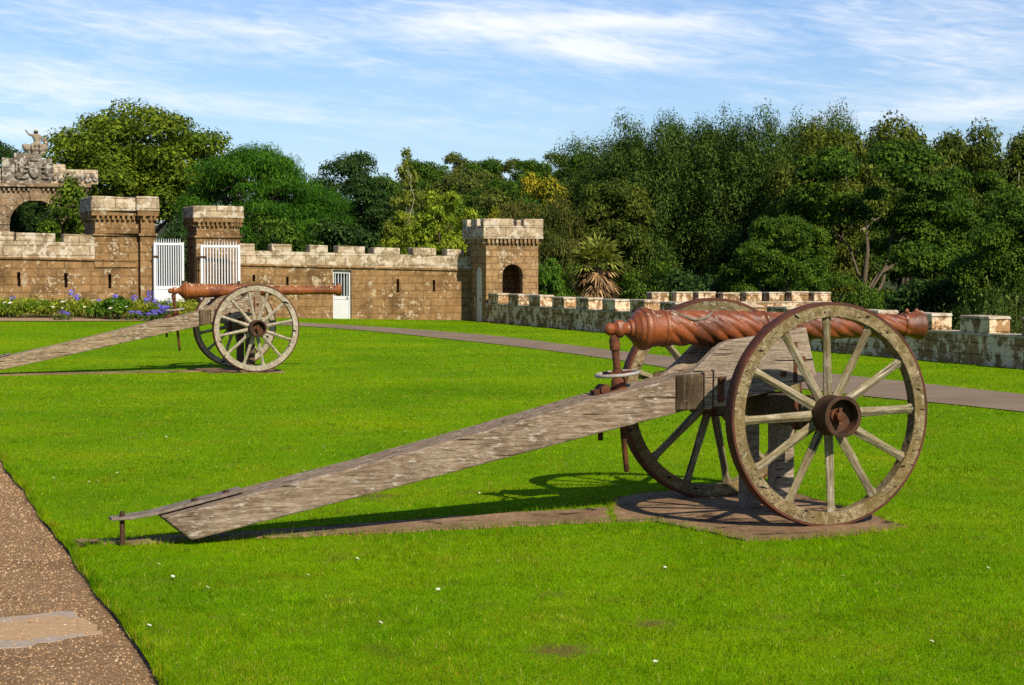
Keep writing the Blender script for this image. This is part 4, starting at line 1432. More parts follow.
def crown_lobes(kind, w, h, z0, rng, m, k=0.2):
    """lobes of a crown of width w and height h whose underside is at z0"""
    out = []
    R = w / 2
    if kind == "round":
        for i in range(m):
            for _ in range(20):
                d = rng.normal(size=3)
                d /= np.linalg.norm(d)
                if d[2] > -0.75:
                    break
            r = (0.55 + 0.40 * rng.random()) if i > m * 0.22 else 0.45 * rng.random()
            rl = R * k * rng.uniform(0.7, 1.35)
            p = np.array([d[0] * (R - rl * 0.6) * r, d[1] * (R - rl * 0.6) * r, z0 + h * 0.46 + d[2] * (h * 0.54 - rl * 0.6) * r])
            out.append((*p, rl, rl, rl * rng.uniform(0.6, 0.85)))
    elif kind == "layer":
        # boughs in flattened shelves with dark gaps between
        for i in range(m):
            u = (i + rng.random()) / m
            a = rng.uniform(0, 2 * PI)
            prof = math.sin(PI * min(0.96, 0.22 + 0.70 * u)) ** 0.6
            r = R * prof * rng.uniform(0.62, 0.95)
            bx = R * k * rng.uniform(0.8, 1.3)
            zc_ = z0 + h * (0.02 + 0.92 * u)
            for _ in range(7):
                q = bx * rng.uniform(0.35, 0.62)
                d = rng.normal(size=3)
                d /= np.linalg.norm(d)
                out.append((r * math.cos(a) + d[0] * bx * 0.75, r * math.sin(a) + d[1] * bx * 0.75, zc_ + abs(d[2]) * bx * 0.30 - bx * 0.2 * (d[0] ** 2 + d[1] ** 2), q, q, q * 0.62))
    elif kind == "poplar":
        for i in range(m):
            a, r = rng.uniform(0, 2 * PI), R * math.sqrt(rng.random()) * 0.92
            f = 1 - (r / R) ** 2
            top = z0 + h * (0.60 + 0.40 * f * rng.uniform(0.8, 1.0)) * rng.uniform(0.93, 1.0)
            z = top
            lean = rng.normal(size=2) * 0.05
            while z > z0 + 0.4:
                hh = rng.uniform(1.0, 1.9)
                q = R * k * rng.uniform(0.55, 1.0)
                if rng.random() < 0.85:
                    out.append((r * math.cos(a) + lean[0] * (z - z0) + rng.normal() * 0.2, r * math.sin(a) + lean[1] * (z - z0) + rng.normal() * 0.2, z - hh * 0.6, q, q, hh * 1.0))
                z -= hh * rng.uniform(0.8, 1.5)
    elif kind == "pine":
        for i in range(m):
            u = rng.random() ** 0.8
            a = rng.uniform(0, 2 * PI)
            prof = math.sqrt(max(0.05, 1 - (u * 1.02) ** 2.2)) if u > 0.3 else 0.9 + 0.1 * u / 0.3
            r = R * prof * rng.uniform(0.55, 1.0)
            rl = R * k * rng.uniform(0.7, 1.3)
            out.append((r * math.cos(a), r * math.sin(a), z0 + h * u * 0.93, rl, rl, rl * 0.42))
    elif kind == "cone":
        for i in range(m):
            u = rng.random()
            a = rng.uniform(0, 2 * PI)
            r = R * (1 - u ** 1.6) * rng.uniform(0.45, 0.95) + 0.05
            rl = R * k * rng.uniform(0.7, 1.2)
            out.append((r * math.cos(a), r * math.sin(a), z0 + h * u * 0.94, rl, rl, rl * 1.5))
    elif kind == "airy":
        for i in range(m):
            u = rng.random()
            a = rng.uniform(0, 2 * PI)
            r = R * math.sin(PI * min(0.97, 0.12 + 0.8 * u)) ** 0.7 * rng.uniform(0.1, 1.0) * (1.1 - 0.75 * u)
            rl = R * k * rng.uniform(0.6, 1.2)
            out.append((r * math.cos(a), r * math.sin(a), z0 + h * u * 0.95, rl, rl, rl * 0.9))
    return np.array(out)


def tree_mesh(name, kind, w, h, z0, leaf, lmat, n, m, k=0.2, trunk_r=0.22, bark="bark", seed=1, wid=0.55, vertical=0.0, limbs=14, bare=0, **kw):
    """a tree at the origin: Empty > trunk, crown.  w, h: crown; z0: underside of the crown"""
    rng = np.random.default_rng(seed)
    root = empty(name)
    lob = crown_lobes(kind, w, h, z0, rng, m, k)
    mb = MB()
    tops = [(0, 0, z0 + h * (0.6 if kind != "poplar" else 0.7))]
    fork = (0.03 * w * rng.normal(), 0.03 * w * rng.normal(), max(0.4, z0 * 0.9) if z0 > 0.5 else 0.5)
    bx, by = rng.normal() * 0.035 * w, rng.normal() * 0.035 * w
    path = [(0, 0, -0.6), (fork[0] * 0.4 + bx * 0.6, fork[1] * 0.4 + by * 0.6, fork[2] * 0.5), fork] + [(fork[0] * (1 - t) + bx * math.sin(PI * t * 1.6), fork[1] * (1 - t) + by * math.sin(PI * t * 2.1), fork[2] + (tops[0][2] - fork[2]) * t) for t in (0.4, 0.75, 1.0)]
    mb.tube(path, [trunk_r * 1.35, trunk_r, trunk_r * 0.85, trunk_r * 0.6, trunk_r * 0.35, trunk_r * 0.12], 9)
    idx = rng.permutation(len(lob))[:limbs]
    for i in idx:
        c = lob[i, :3]
        zs_ = fork[2] + (tops[0][2] - fork[2]) * rng.uniform(0.0, 0.65) * (0.5 if c[2] < fork[2] + h * 0.3 else 1)
        q = limb_path((fork[0] * 0.5, fork[1] * 0.5, zs_), c, rng)
        r0 = trunk_r * rng.uniform(0.25, 0.45)
        mb.tube(q, [r0, r0 * 0.8, r0 * 0.6, r0 * 0.4, r0 * 0.15], 6)
        for _ in range(2):
            e_ = c + np.clip(rng.normal(size=3), -1.2, 1.2) * lob[i, 3:] * 0.5 - np.array([0, 0, 0.2])
            mb.tube(limb_path(q[3], e_, rng, n=4), [r0 * 0.35, r0 * 0.25, r0 * 0.18, r0 * 0.06], 5)
    tr = mb.build("trunk", M[bark], root, smooth=70)
    V = leaf_cloud(lob, n, leaf, rng, wid=wid, vertical=vertical, **kw)
    np_mesh("crown", V, None, L[lmat], root)
    if bare:
        for _ in range(bare):
            mb = MB()
            c = lob[rng.integers(len(lob)), :3]
            a = c * np.array([0.7, 0.7, 1]) - np.array([0, 0, 0.4])
            b_ = c * np.array([1.08, 1.08, 0.97]) + np.array([rng.normal() * 0.5, -0.5, rng.uniform(-0.1, 0.25)])
            q = limb_path(a, b_, rng, 0.12)
            mb.tube(q, [0.06, 0.05, 0.04, 0.03, 0.012], 6)
            for _ in range(2):
                mb.tube(limb_path(q[2], np.array(q[2]) + rng.normal(size=3) * 0.7 + np.array([0, -0.2, 0.3]), rng, 0.12, 4), [0.03, 0.024, 0.018, 0.006], 5)
            mb.build("dead_branch", M["pale_bark"], root, smooth=70)
    return root


PROTO = {}


def proto(key, *a, **k):
    PROTO[key] = (a, k, [False])


def plant(key, px, top, width, Y, label, cat="tree", group="trees and shrubs beyond the castle walls", base=None, rz=0.0, name=None, hs=1.0):
    """stand a tree of the given kind so that its crown is `width` pixels wide with its top at pixel row `top`, at distance Y"""
    a, k, made = PROTO[key]
    x = wx(px, Y)
    zb = float(hill(x, Y)) if base is None else base
    if not made[0]:
        o = tree_mesh(*a, **k)
        made[0] = o
    else:
        o = copy_tree(made[0])
    w0, h0, z0 = a[2], a[3], a[4]
    s = width * (1.2 if a[1] == "round" else 1.0) / F * Y / w0
    sz = (wz(top, Y) - zb) / (z0 + h0 * {"round": 0.93, "layer": 0.95, "poplar": 0.975}.get(a[1], 1.0))
    o.location = (x, Y, zb)
    o.scale = (s, s, sz * hs)
    o.rotation_euler = (0, 0, rz)
    if name:
        o.name = name
    tag(o, label, cat, group)
    return o


#      key        name            kind    w    h    z0   leaf  mat   n      m
proto("syc1", "sycamore_tree", "round", 9.0, 6.2, 1.2, 0.143, "sycamore", 70000, 130, k=0.2, trunk_r=0.28, seed=3, shell=0.35, limbs=30)
proto("syc2", "sycamore_tree", "layer", 9.0, 8.0, 1.0, 0.150, "mid", 80000, 44, k=0.26, trunk_r=0.22, seed=5, limbs=5)
proto("dark1", "broadleaf_tree", "round", 7.0, 7.0, 0.8, 0.150, "dark", 45500, 60, k=0.27, seed=8, limbs=12)
proto("pine1", "pine_tree", "pine", 8.0, 4.6, 0.8, 0.163, "pine", 98000, 120, k=0.26, wid=0.22, seed=12, limbs=26, vertical=0.3)
proto("slender", "birch_tree", "airy", 3.0, 5.6, 0.6, 0.13, "birch", 9000, 70, k=0.24, trunk_r=0.075, bark="pale_bark", seed=14, limbs=24, shell=0.2)
proto("bright1", "yellow_green_tree", "round", 3.6, 3.2, 0.3, 0.109, "bright", 19250, 70, k=0.2, trunk_r=0.10, seed=16, vertical=0.3)
proto("hill1", "hill_tree", "round", 6.0, 6.0, 0.6, 0.204, "hill", 19250, 46, k=0.29, seed=18, limbs=6)
proto("hill2", "hill_tree", "round", 6.0, 6.0, 0.6, 0.204, "mid", 19250, 46, k=0.29, seed=19, limbs=6)
proto("yellow1", "yellow_tree", "round", 5.0, 4.5, 0.6, 0.177, "yellow", 17500, 46, k=0.24, seed=20, limbs=6)
proto("cypress", "cypress_tree", "round", 3.2, 3.6, 0.0, 0.102, "brown", 38500, 110, k=0.3, wid=0.3, seed=22, vertical=0.8, limbs=6)
proto("olive1", "broadleaf_tree", "round", 5.0, 6.0, 0.2, 0.122, "olive", 52500, 90, k=0.25, seed=24, limbs=10)
proto("olive2", "broadleaf_tree", "round", 7.0, 6.5, 0.8, 0.150, "olive", 52500, 80, k=0.25, seed=25, limbs=14, bare=9)
proto("poplar1", "poplar_tree", "poplar", 5.6, 11.5, 0.5, 0.150, "poplar", 110000, 64, k=0.27, trunk_r=0.25, seed=27, wid=0.36, vertical=1.5, limbs=14, shell=0.25)
proto("poplar2", "poplar_tree", "poplar", 5.6, 11.5, 0.5, 0.150, "poplar", 110000, 62, k=0.27, trunk_r=0.25, seed=28, wid=0.36, vertical=1.5, limbs=14, shell=0.25)
proto("front", "broadleaf_tree", "round", 5.0, 6.0, 0.3, 0.109, "mid", 59500, 90, k=0.23, seed=30, limbs=16)
proto("bush", "leafy_bush", "round", 2.4, 1.8, 0.05, 0.075, "mid", 12250, 34, k=0.3, trunk_r=0.06, seed=32, limbs=8)
proto("bushd", "leafy_bush", "round", 2.4, 1.8, 0.05, 0.088, "dark", 10500, 34, k=0.3, trunk_r=0.06, seed=33, limbs=8)
proto("bushb", "bright_bush", "round", 1.4, 1.7, 0.05, 0.068, "shrub", 8750, 34, k=0.28, trunk_r=0.04, seed=34, limbs=6)
proto("wisp", "wispy_tree", "airy", 3.0, 3.4, 0.4, 0.12, "sycamore", 9000, 70, k=0.26, trunk_r=0.06, seed=36, limbs=20, shell=0.2)

T = plant
T("syc1", 140, 107, 200, 103, "broad airy yellow-green sycamore rising highest behind the wide gate pillar")
T("dark1", 2, 146, 84, 100, "green tree cut by the picture edge behind the archway")
T("dark1", 34, 192, 84, 118, "dark tree seen through the opening of the stone archway", rz=1.2)
T("wisp", 72, 176, 84, 63, "thin wispy tree leaning over the wall in front of the archway")
T("pine1", 252, 147, 158, 76, "rounded deep green pine towering behind the narrower gate pillar")
T("pine1", 318, 186, 92, 78, "lower deep green pine between the taller pine and the birch", rz=2.1)
T("bushd", 174, 222, 46, 72, "dark bush filling the gateway between the two pillars", "bush", rz=0.4)
T("bush", 282, 215, 80, 71, "green bush under the pines just behind the battlements", "bush", rz=1.9)
T("bushd", 344, 212, 90, 74, "dark bush behind the wall above the small white door", "bush", rz=2.6)
T("dark1", 352, 158, 92, 96, "dark blue-green tree behind the pines", rz=2.2)
T("dark1", 205, 210, 90, 92, "dark tree low behind the gate and sycamore", rz=3.0)
T("slender", 407, 146, 52, 74, "slender pale-stemmed birch rising above the battlements")
T("bright1", 444, 194, 84, 71, "bright yellow-green young tree just behind the tower corner")
T("bright1", 404, 214, 50, 74, "small yellow-green sapling at the foot of the birch", rz=1.3)
# wooded hill
hl = 0
for (px, top, w, Y, k) in ((382, 168, 60, 150, "hill2"), (430, 156, 52, 205, "hill2"), (458, 152, 44, 215, "hill1"), (482, 155, 46, 210, "hill2"), (508, 158, 50, 215, "hill1"), (534, 155, 48, 208, "hill2"), (560, 151, 48, 212, "hill1"), (584, 148, 50, 206, "hill2"),
                           (404, 172, 54, 165, "hill2"), (446, 172, 56, 172, "hill1"), (476, 168, 60, 168, "hill1"), (512, 174, 58, 165, "hill2"), (496, 190, 66, 135, "hill1"), (462, 186, 56, 140, "hill2"), (582, 166, 60, 150, "hill1"), (536, 190, 60, 132, "hill2"), (428, 188, 50, 128, "hill1")):
    spot = ["on the skyline of the wooded hill", "on the slope of the wooded hill"][hl >= 8]
    T(k, px, top, w, Y, ("olive green rounded tree " if k == "hill1" else "mid green rounded tree ") + spot, group="trees of the wooded hill" + (" skyline" if hl < 8 else " slope") + (" olive" if k == "hill1" else " green"), rz=hl * 1.3)
    hl += 1
T("yellow1", 545, 165, 56, 138, "golden yellow tree on the hill above the tower")
T("yellow1", 508, 197, 44, 128, "smaller yellow-tinged tree low on the hill left of the tower top", rz=2.0)
T("cypress", 556, 199, 72, 75, "brownish cypress beside the small stone tower")
T("cypress", 518, 200, 62, 77, "dark brownish cypress rising right behind the tower top", rz=1.4)
T("olive1", 613, 174, 86, 86, "olive green rounded tree above the palm", base=-1.6)
T("bushb", 548, 256, 36, 64, "bright green bush against the tower wall", "bush", base=-0.6)
T("bush", 576, 262, 40, 70, "low green bush between tower and palm", "bush", rz=2.4, base=-1.0)
for i, (px, top, w, Y, k) in enumerate(((606, 126, 100, 104, "poplar2"), (646, 110, 112, 100, "poplar1"), (694, 109, 108, 102, "poplar2"), (745, 103, 116, 99, "poplar1"), (796, 112, 100, 102, "poplar2"), (832, 101, 100, 101, "poplar1"))):
    T(k, px, top, w, Y, ["lowest poplar at the edge of the tall row by the hill", "tall bushy poplar above the olive tree and palm", "poplar between the bushy one and the topmost pair",
                         "tall broad poplar with twin pointed tops mid row", "narrower poplar in a dip of the row", "poplar whose spiky top rises above the olive domes"][i], group="row of tall poplars", rz=i * 1.1, base=-2.4)
for i, (px, top, w, Y) in enumerate(((640, 150, 110, 118), (715, 140, 130, 118), (800, 150, 140, 118), (880, 180, 140, 118), (960, 190, 130, 116), (1040, 180, 130, 112))):
    T("dark1", px, top, w, Y, "dark shaded tree deep between the taller trees of the wood", group="dark trees deep in the wood", rz=i * 0.9, base=-2.6)
T("olive2", 826, 124, 110, 92, "olive tree with bare pale branches beside the poplars", base=-2.4)
T("olive2", 902, 121, 130, 104, "broad olive dome on the skyline beyond the sycamore", rz=2.0, base=-2.4)
T("olive2", 962, 127, 104, 108, "small olive dome beside the broad one on the skyline", rz=4.0, base=-2.4)
T("olive2", 1022, 131, 104, 104, "olive dome cut by the picture edge", rz=5.2, base=-2.4)
T("syc2", 868, 152, 205, 82, "large dark sycamore with layered boughs behind the cannon wheel", base=-2.4)
T("syc2", 784, 222, 118, 72, "low spreading green tree under the poplars behind the barrel", rz=2.5, base=-2.4)
T("syc2", 968, 176, 120, 88, "dark green tree between the large sycamore and picture edge", rz=4.1, base=-2.4)
T("front", 1014, 188, 112, 64, "nearest broadleaf tree with sunlit leaf clumps at the picture edge", base=-2.4)
for i, (px, top, w, Y) in enumerate(((1130, 95, 150, 56), (1240, 70, 170, 60), (1150, 120, 140, 74), (1360, 60, 180, 52), (1270, 90, 160, 74))):  # unseen off-frame trees, added to cast shade over the right of the wood
    T("front", px, top, w, Y, "unseen broadleaf tree added beyond the picture edge to shade the wood", group="trees beyond the picture edge", rz=i * 1.4 + 0.5, base=-2.4)
T("bush", 868, 280, 46, 62, "small green bush above the muzzle end of the nearer barrel", "bush", base=-1.6, rz=0.8)
T("bushd", 690, 262, 84, 74, "dark bush behind the short sunlit battlement wall", "bush", base=-2.0, rz=1.8)
T("bush", 652, 258, 60, 78, "green bush between palm and short battlement wall", "bush", base=-2.0, rz=3.2)
T("bushd", 930, 268, 90, 66, "dark bush in the gap behind the muzzle", "bush", base=-2.2, rz=4.0)

# ---- palm with a skirt of dead fronds
PX, PY = wx(597, 64), 64.0
pz = float(hill(PX, PY))
pt = empty("palm_tree", (PX, PY, pz))
tag(pt, "shaggy palm with brown dead fronds under a green top", "palm")
ptop = wz(268, PY) - pz
mb = MB()
mb.tube([(0, 0, -0.5), (0.03, 0, ptop * 0.5), (0, 0, ptop)], [0.19, 0.17, 0.15], 10).build("trunk", M["palm_bark"], pt, smooth=60)


def fronds(n, el0, el1, ln, rng, z, droop, blade=0.05, nb=26):
    out = []
    for i in range(n):
        az = rng.uniform(0, 2 * PI)
        el = rng.uniform(el0, el1)
        pet = ln * rng.uniform(0.35, 0.5)
        d = np.array([math.cos(az) * math.cos(el), math.sin(az) * math.cos(el), math.sin(el)])
        hub_ = np.array([0, 0, z + rng.uniform(-0.15, 0.1)]) + d * pet
        sd = np.array([-math.sin(az), math.cos(az), 0])
        upv = np.cross(d, sd)
        # stalk
        o0 = np.array([0, 0, z])
        out.append([o0 - sd * 0.012, o0 + sd * 0.012, hub_ + sd * 0.010, hub_ - sd * 0.010])
        for j in range(nb):
            an = -1.9 + 3.8 * j / (nb - 1) + rng.normal() * 0.05
            L2 = ln * 0.55 * (0.75 + 0.25 * math.cos(an)) * rng.uniform(0.85, 1.1)
            dd = d * math.cos(an) + sd * math.sin(an) + upv * 0.12 * rng.normal()
            mid = hub_ + dd * L2 * 0.55
            tipp = hub_ + dd * L2 + np.array([0, 0, -droop * L2 * rng.uniform(0.4, 1.2)])
            pw = np.cross(dd, upv)
            pw = pw / (np.linalg.norm(pw) + 1e-9) * blade * 0.5
            out.append([hub_ - pw * 0.4, hub_ + pw * 0.4, mid + pw, mid - pw])
            out.append([mid - pw, mid + pw, tipp + pw * 0.15, tipp - pw * 0.15])
    return np.array(out).reshape(-1, 3)


prng = np.random.default_rng(50)
np_mesh("green_fronds", fronds(38, -0.35, 1.2, 1.2, prng, ptop + 0.1, 0.25, 0.07, 20), None, L["palm_green"], pt)
np_mesh("dead_fronds", np.concatenate([fronds(22, -0.9, -0.1, 1.0, prng, ptop - 0.05, 0.3, 0.08, 18), fronds(24, -1.1, -0.2, 1.0, prng, ptop - 0.4, 0.3, 0.08, 18)]), None, L["palm_dead"], pt)


# ---- tall weeds behind the low wall at the picture edge
def weed_clump(n, h, spread, rng, wid=0.02):
    out = []
    for i in range(n):
        p = np.array([rng.normal() * spread, rng.normal() * spread, 0])
        az = rng.uniform(0, 2 * PI)
        hh = h * rng.uniform(0.5, 1.1)
        lean = rng.uniform(0.05, 0.5) * hh
        pts = [p + np.array([math.cos(az) * lean * t * t, math.sin(az) * lean * t * t, hh * t]) for t in (0, 0.35, 0.7, 1.0)]
        sd = np.array([-math.sin(az), math.cos(az), 0]) * wid / 2
        for k in range(3):
            a, b_ = 1 - k * 0.33, 1 - (k + 1) * 0.33
            out.append([pts[k] - sd * a, pts[k] + sd * a, pts[k + 1] + sd * b_, pts[k + 1] - sd * b_])
        for k in range(7):      # side leaves
            t = rng.uniform(0.3, 1.0)
            c = p + np.array([math.cos(az) * lean * t * t, math.sin(az) * lean * t * t, hh * t])
            d = rng.normal(size=3) * 0.045 + np.array([0, 0, 0.03])
            e_ = np.cross(d, [0, 0, 1]) * 0.25
            out.append([c, c + d * 0.5 + e_, c + d, c + d * 0.5 - e_])
    return np.array(out).reshape(-1, 3)


wrng = np.random.default_rng(60)
wd = None
for i, (px, Y, s, lab) in enumerate(((985, 37.5, 0.85, "lower tall weeds behind the low wall"), (1012, 36.0, 1.12, "tallest light green weeds above the low wall merlon at the edge"), (1036, 35.0, 1.1, "tall weeds just outside the last merlon"), (955, 41, 0.6, "short weeds showing between two merlons near the muzzle"))):
    x = wx(px, Y)
    z = -0.5
    wd = empty("weed_clump", (x, Y, z))
    np_mesh("foliage", weed_clump(230, 1.75, 0.42, wrng, 0.012), None, L["weed"], wd)
    wd.scale = (s, s, s)
    tag(wd, lab, "weeds", "tall weeds behind the low wall")

# ---- flower bed
bq = np.random.default_rng(70)
n = 1500
u, v = bq.random(n), bq.random(n)
lob = []
for i in range(n):
    t = u[i]
    a = np.array([-19.0, 51.6]) + (np.array([-9.15, 55.6]) - np.array([-19.0, 51.6])) * t
    b_ = np.array([-18.0, 48.8]) + (np.array([-9.15, 53.4]) - np.array([-18.0, 48.8])) * t
    p = a + (b_ - a) * v[i]
    r_ = bq.uniform(0.12, 0.24)
    lob.append((p[0], p[1], float(rise(*p)) + 0.12 + bq.uniform(0, 0.26), r_, r_, r_ * 1.1))
V = leaf_cloud(lob, 42000, 0.10, bq, wid=0.3, vertical=0.9, shell=0.2)
o = np_mesh("flower_bed_foliage", V, None, L["bed"])
tag(o, "mixed low green foliage filling the flower bed under the wall", "flower bed", kind="stuff")


def flower_head(mb, c, r, rng, n=26):
    for _ in range(n):
        d = rng.normal(size=3)
        d /= np.linalg.norm(d)
        d[2] = abs(d[2]) * 0.9 - 0.15
        p = np.asarray(c) + d * r
        e_ = np.cross(d, rng.normal(size=3))
        e_ /= np.linalg.norm(e_) + 1e-9
        f_ = np.cross(d, e_)
        q = r * 0.42
        mb.add([p - e_ * q, p + f_ * q * 0.7, p + e_ * q, p - f_ * q * 0.7], [(0, 1, 2, 3)])


def blue_plant(rng, k):
    root = empty("blue_flower_plant")
    st_ = MB()
    for i in range(k):
        hd = MB()
        x, y = rng.normal() * 0.13, rng.normal() * 0.13
        h_ = rng.uniform(0.55, 0.95)
        st_.tube([(x * 0.4, y * 0.4, 0), (x, y, h_)], [0.012, 0.008], 5)
        for j in range(3):
            flower_head(hd, (x, y, h_ - 0.07 * j), 0.085 - 0.012 * j, rng, 16)
        hd.build("flower", M["blue_petal"], root)
    st_.build("stem", M["stem"], root)
    np_mesh("foliage", weed_clump(22, 0.5, 0.12, rng, 0.03), None, L["shrub"], root)
    return root


bp1, bp2 = blue_plant(bq, 5), blue_plant(bq, 2)
for i, (px, py, Y, big, lab) in enumerate(((155, 299, 53.2, 1, "tall blue flower plant standing against the white gate"), (164, 306, 52.6, 1, "blue flowers nearest the cannon breech"), (150, 314, 52.0, 1, "low full blue flower plant at the end of the bed"),
                                           (135, 312, 52.2, 0, "small blue flower plant beside the bright green shrub"), (139, 288, 54.6, 0, "single violet flower in front of the wide gate pillar"), (106, 293, 54.2, 0, "violet flower under the third loophole"),
                                           (77, 287, 53.8, 0, "violet flower beside the second loophole"), (4, 289, 52.4, 0, "violet flower at the far end of the bed by the picture edge"), (63, 316, 51.0, 0, "low violet flower at the bed front"))):
    src = bp1 if big else bp2
    o = src if (i == 0 or (i == 3)) else copy_tree(src)
    x = wx(px, Y)
    z = float(rise(x, Y))
    hh = wz(py, Y) - z
    s = max(0.35, hh / 0.85)
    o.location = (x, Y, z)
    o.scale = (1.15, 1.15, s)
    o.rotation_euler = (0, 0, i * 1.3)
    tag(o, lab, "flower", "blue flowers of the bed")

# bright green broad-leaved clump
for px, w, top, lab in ((118, 44, 296, "bright green broad-leaved shrub in the flower bed"), (98, 20, 303, "smaller bright green shrub in the flower bed beside the broad one")):
    Y = 52.2
    x = wx(px, Y)
    zb = float(rise(x, Y))
    o = empty("leafy_shrub", (x, Y, zb))
    R_ = w / F * Y / 2
    h_ = wz(top, Y) - zb
    lb = []
    for _ in range(16):
        a, q = bq.uniform(0, 2 * PI), R_ * 0.7 * math.sqrt(bq.random())
        lb.append((q * math.cos(a), q * math.sin(a), h_ * (0.3 + 0.45 * (1 - q / R_)), R_ * 0.38, R_ * 0.38, h_ * 0.33))
    np_mesh("foliage", leaf_cloud(lb, 900, 0.14, bq, wid=0.4, vertical=0.5), None, L["shrub"], o)
    mb = MB()
    for q in lb[:6]:
        mb.tube([(0, 0, 0), (q[0] * 0.6, q[1] * 0.6, q[2] * 0.6), q[:3]], [0.02, 0.014, 0.006], 5)
    mb.build("stem", M["stem"], o)
    tag(o, lab, "shrub")


def daisy_proto(r, tall):
    root = empty("daisy")
    mb = MB()
    for k in range(9):
        a = 2 * PI * k / 9
        c, s = math.cos(a), math.sin(a)
        mb.add([(c * r * 0.25, s * r * 0.25, tall), (c * r * 0.7 - s * r * 0.2, s * r * 0.7 + c * r * 0.2, tall + r * 0.1), (c * r, s * r, tall + r * 0.12), (c * r * 0.7 + s * r * 0.2, s * r * 0.7 - c * r * 0.2, tall + r * 0.1)], [(0, 1, 2, 3)])
    mb.build("petals", M["daisy_white"], root)
    MB().ball((0, 0, tall + r * 0.06), (r * 0.3, r * 0.3, r * 0.18), 8, 6).build("eye", M["daisy_eye"], root, smooth=60)
    MB().tube([(0, 0, -0.005), (0, 0, tall)], 0.0022 if r < 0.03 else 0.006, 5).build("stem", M["stem"], root)
    return root


dp = daisy_proto(0.0115, 0.028)
spots = [(157, 563), (172, 575), (205, 586), (179, 662), (147, 624), (325, 562), (306, 574), (438, 588), (378, 621), (482, 677), (88, 481), (96, 480), (52, 477), (118, 472), (165, 436), (300, 468), (303, 470), (322, 446), (572, 452), (530, 448),
         (478, 492), (566, 462), (405, 431), (455, 402), (355, 557), (500, 560), (664, 566), (770, 600), (842, 575), (930, 640), (985, 566), (960, 480), (655, 660), (560, 590)]
for i, (px, py) in enumerate(spots):
    a, b_ = (px - 512) / F, (342.5 - py) / F
    c, s = math.cos(PITCH), math.sin(PITCH)
    d = np.array([a, c + b_ * s, -s + b_ * c])
    p = d * (-(H - 0.03) / d[2])
    o = dp if i == 0 else copy_tree(dp)
    o.location = (p[0], p[1], 0)
    sc_ = 0.85 + 0.3 * ((i * 37) % 10) / 10
    o.scale = (sc_, sc_, 1)
    o.rotation_euler = (0.5 * math.sin(i), 0.4 * math.cos(i * 2.1), i)
    tag(o, "tiny white daisy open in the mown lawn", "daisy", "daisies scattered over the lawn")
dw = daisy_proto(0.045, 0.46)
for i in range(24):
    t, v_ = bq.random(), bq.random()
    px = bq.uniform(0, 132)
    Y = bq.uniform(50.6, 53.2)
    x = wx(px, Y)
    o = dw if i == 0 else copy_tree(dw)
    o.location = (x, Y, float(rise(x, Y)))
    o.rotation_euler = (0.9 + bq.normal() * 0.2, 0, bq.normal() * 0.5)
    o.rotation_euler = (0.35 + bq.normal() * 0.15, bq.normal() * 0.2, bq.normal() * 0.4)
    k = bq.uniform(0.7, 1.25)
    o.scale = (k, k, k)
    tag(o, "white ox-eye daisy among the green of the flower bed", "daisy", "white flowers of the bed")

# ------------------------------------------------------------------ light and sky
EL = math.radians(38.5)
AZ = math.radians(180 - 31.5)
sd = bpy.data.lights.new("sun", "SUN")
sd.energy = 5.0
sd.angle = math.radians(0.53)
sd.color = (1.0, 0.91, 0.76)
so = bpy.data.objects.new("sun", sd)
COL.objects.link(so)
so.location = (20, -30, 40)
dirv = Vector((math.cos(EL) * math.sin(AZ), math.cos(EL) * math.cos(AZ), math.sin(EL)))
so.rotation_euler = dirv.to_track_quat("Z", "Y").to_euler()

world = bpy.data.worlds.new("World")
scene.world = world
world.use_nodes = True
t = NT(world.node_tree)
bg = next(n for n in t.n if n.type == "BACKGROUND")
sky = t.node("ShaderNodeTexSky", sky_type="NISHITA")
sky.sun_disc = False
sky.sun_elevation = EL
sky.sun_rotation = AZ
sky.air_density = 1.0
sky.dust_density = 0.3
sky.ozone_density = 2.0
gen = t.node("ShaderNodeTexCoord").outputs["Generated"]
sp = t.node("ShaderNodeSeparateXYZ", {0: gen})
az = t.math("ARCTAN2", sp.outputs[0], sp.outputs[1])
el = sp.outputs[2]
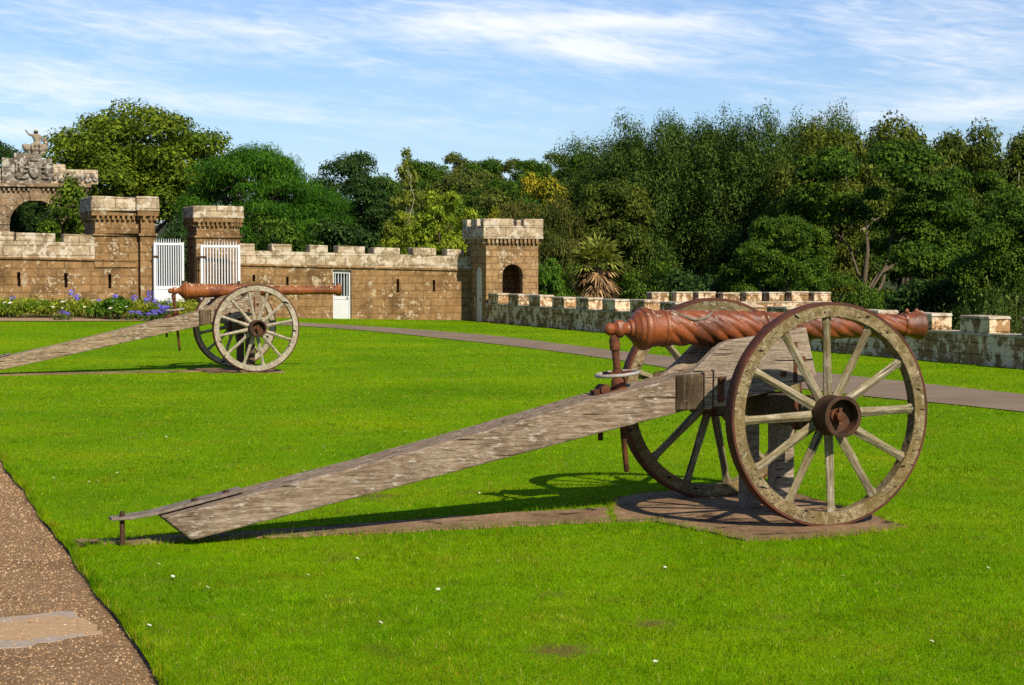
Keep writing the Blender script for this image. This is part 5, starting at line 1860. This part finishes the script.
# wispy cirrus, drawn out almost level
tilt = t.math("ADD", el, t.math("MULTIPLY", az, 0.06))
p = t.node("ShaderNodeCombineXYZ", {0: t.math("MULTIPLY", az, 9.0), 1: t.math("MULTIPLY", tilt, 60.0), 2: 0.0}).outputs[0]
warp = t.noise(p, 0.7, 3, 0.5, out=1)
pw = t.mix(0.9, p, warp, "ADD")
wisp = t.noise(pw, 1.0, 8, 0.62, 0.6)
fil = t.noise(t.node("ShaderNodeCombineXYZ", {0: t.math("MULTIPLY", az, 30.0), 1: t.math("MULTIPLY", t.math("ADD", el, t.math("MULTIPLY", az, 0.14)), 170.0), 2: 3.0}).outputs[0], 1.0, 6, 0.6, 1.4)
mask = None
for (px, py, rx, ry, s, tl) in ((480, 26, 230, 30, 1.0, 0.03), (625, 56, 120, 16, 0.8, 0.06), (640, 26, 120, 8, 0.7, 0.0), (130, 28, 190, 18, 0.55, 0.09), (50, 88, 130, 22, 0.95, 0.10), (225, 112, 150, 16, 0.6, 0.08),
                                (940, 36, 150, 42, 0.75, 0.0), (980, 112, 150, 16, 0.85, -0.05), (770, 100, 70, 12, 0.45, 0.1), (437, 82, 30, 8, 0.4, 0.0), (765, 40, 30, 12, 0.4, 0.0), (20, 134, 60, 10, 0.9, 0.05)):
    a0, e0 = (px - 512) / F, (YH - py) / F
    da = t.math("SUBTRACT", az, a0)
    de = t.math("ADD", t.math("SUBTRACT", el, e0), t.math("MULTIPLY", da, tl))
    q = t.math("ADD", t.math("POWER", t.math("MULTIPLY", da, F / rx), 2.0), t.math("POWER", t.math("MULTIPLY", de, F / ry), 2.0))
    gss = t.math("MULTIPLY", t.math("EXPONENT", t.math("MULTIPLY", q, -1.0)), s)
    mask = gss if mask is None else t.math("ADD", mask, gss)
dens = t.math("ADD", t.math("MULTIPLY", wisp, 0.68), t.math("MULTIPLY", fil, 0.42))
dens = t.math("ADD", dens, t.math("MULTIPLY", mask, 0.30))
cl = t.step(dens, 0.50, 1.12)
skc = t.mix(1.0, sky.outputs[0], (0.82, 0.955, 1.23), "MULTIPLY")
final = t.mix(t.math("MULTIPLY", cl, 0.92), skc, (10.4, 10.5, 10.9))
t.l.new(final, bg.inputs["Color"])
bg.inputs["Strength"].default_value = 0.078

vs_ = scene.view_settings
scene.display_settings.display_device = "sRGB"
vs_.view_transform = "Standard"
vs_.look = "None"
vs_.exposure = 0.42
vs_.gamma = 1.0
vs_.use_curve_mapping = False
scene.cycles.max_bounces = 6
scene.cycles.diffuse_bounces = 3
scene.cycles.glossy_bounces = 2
scene.cycles.transmission_bounces = 3
scene.cycles.use_denoising = False
scene.cycles.filter_width = 1.5
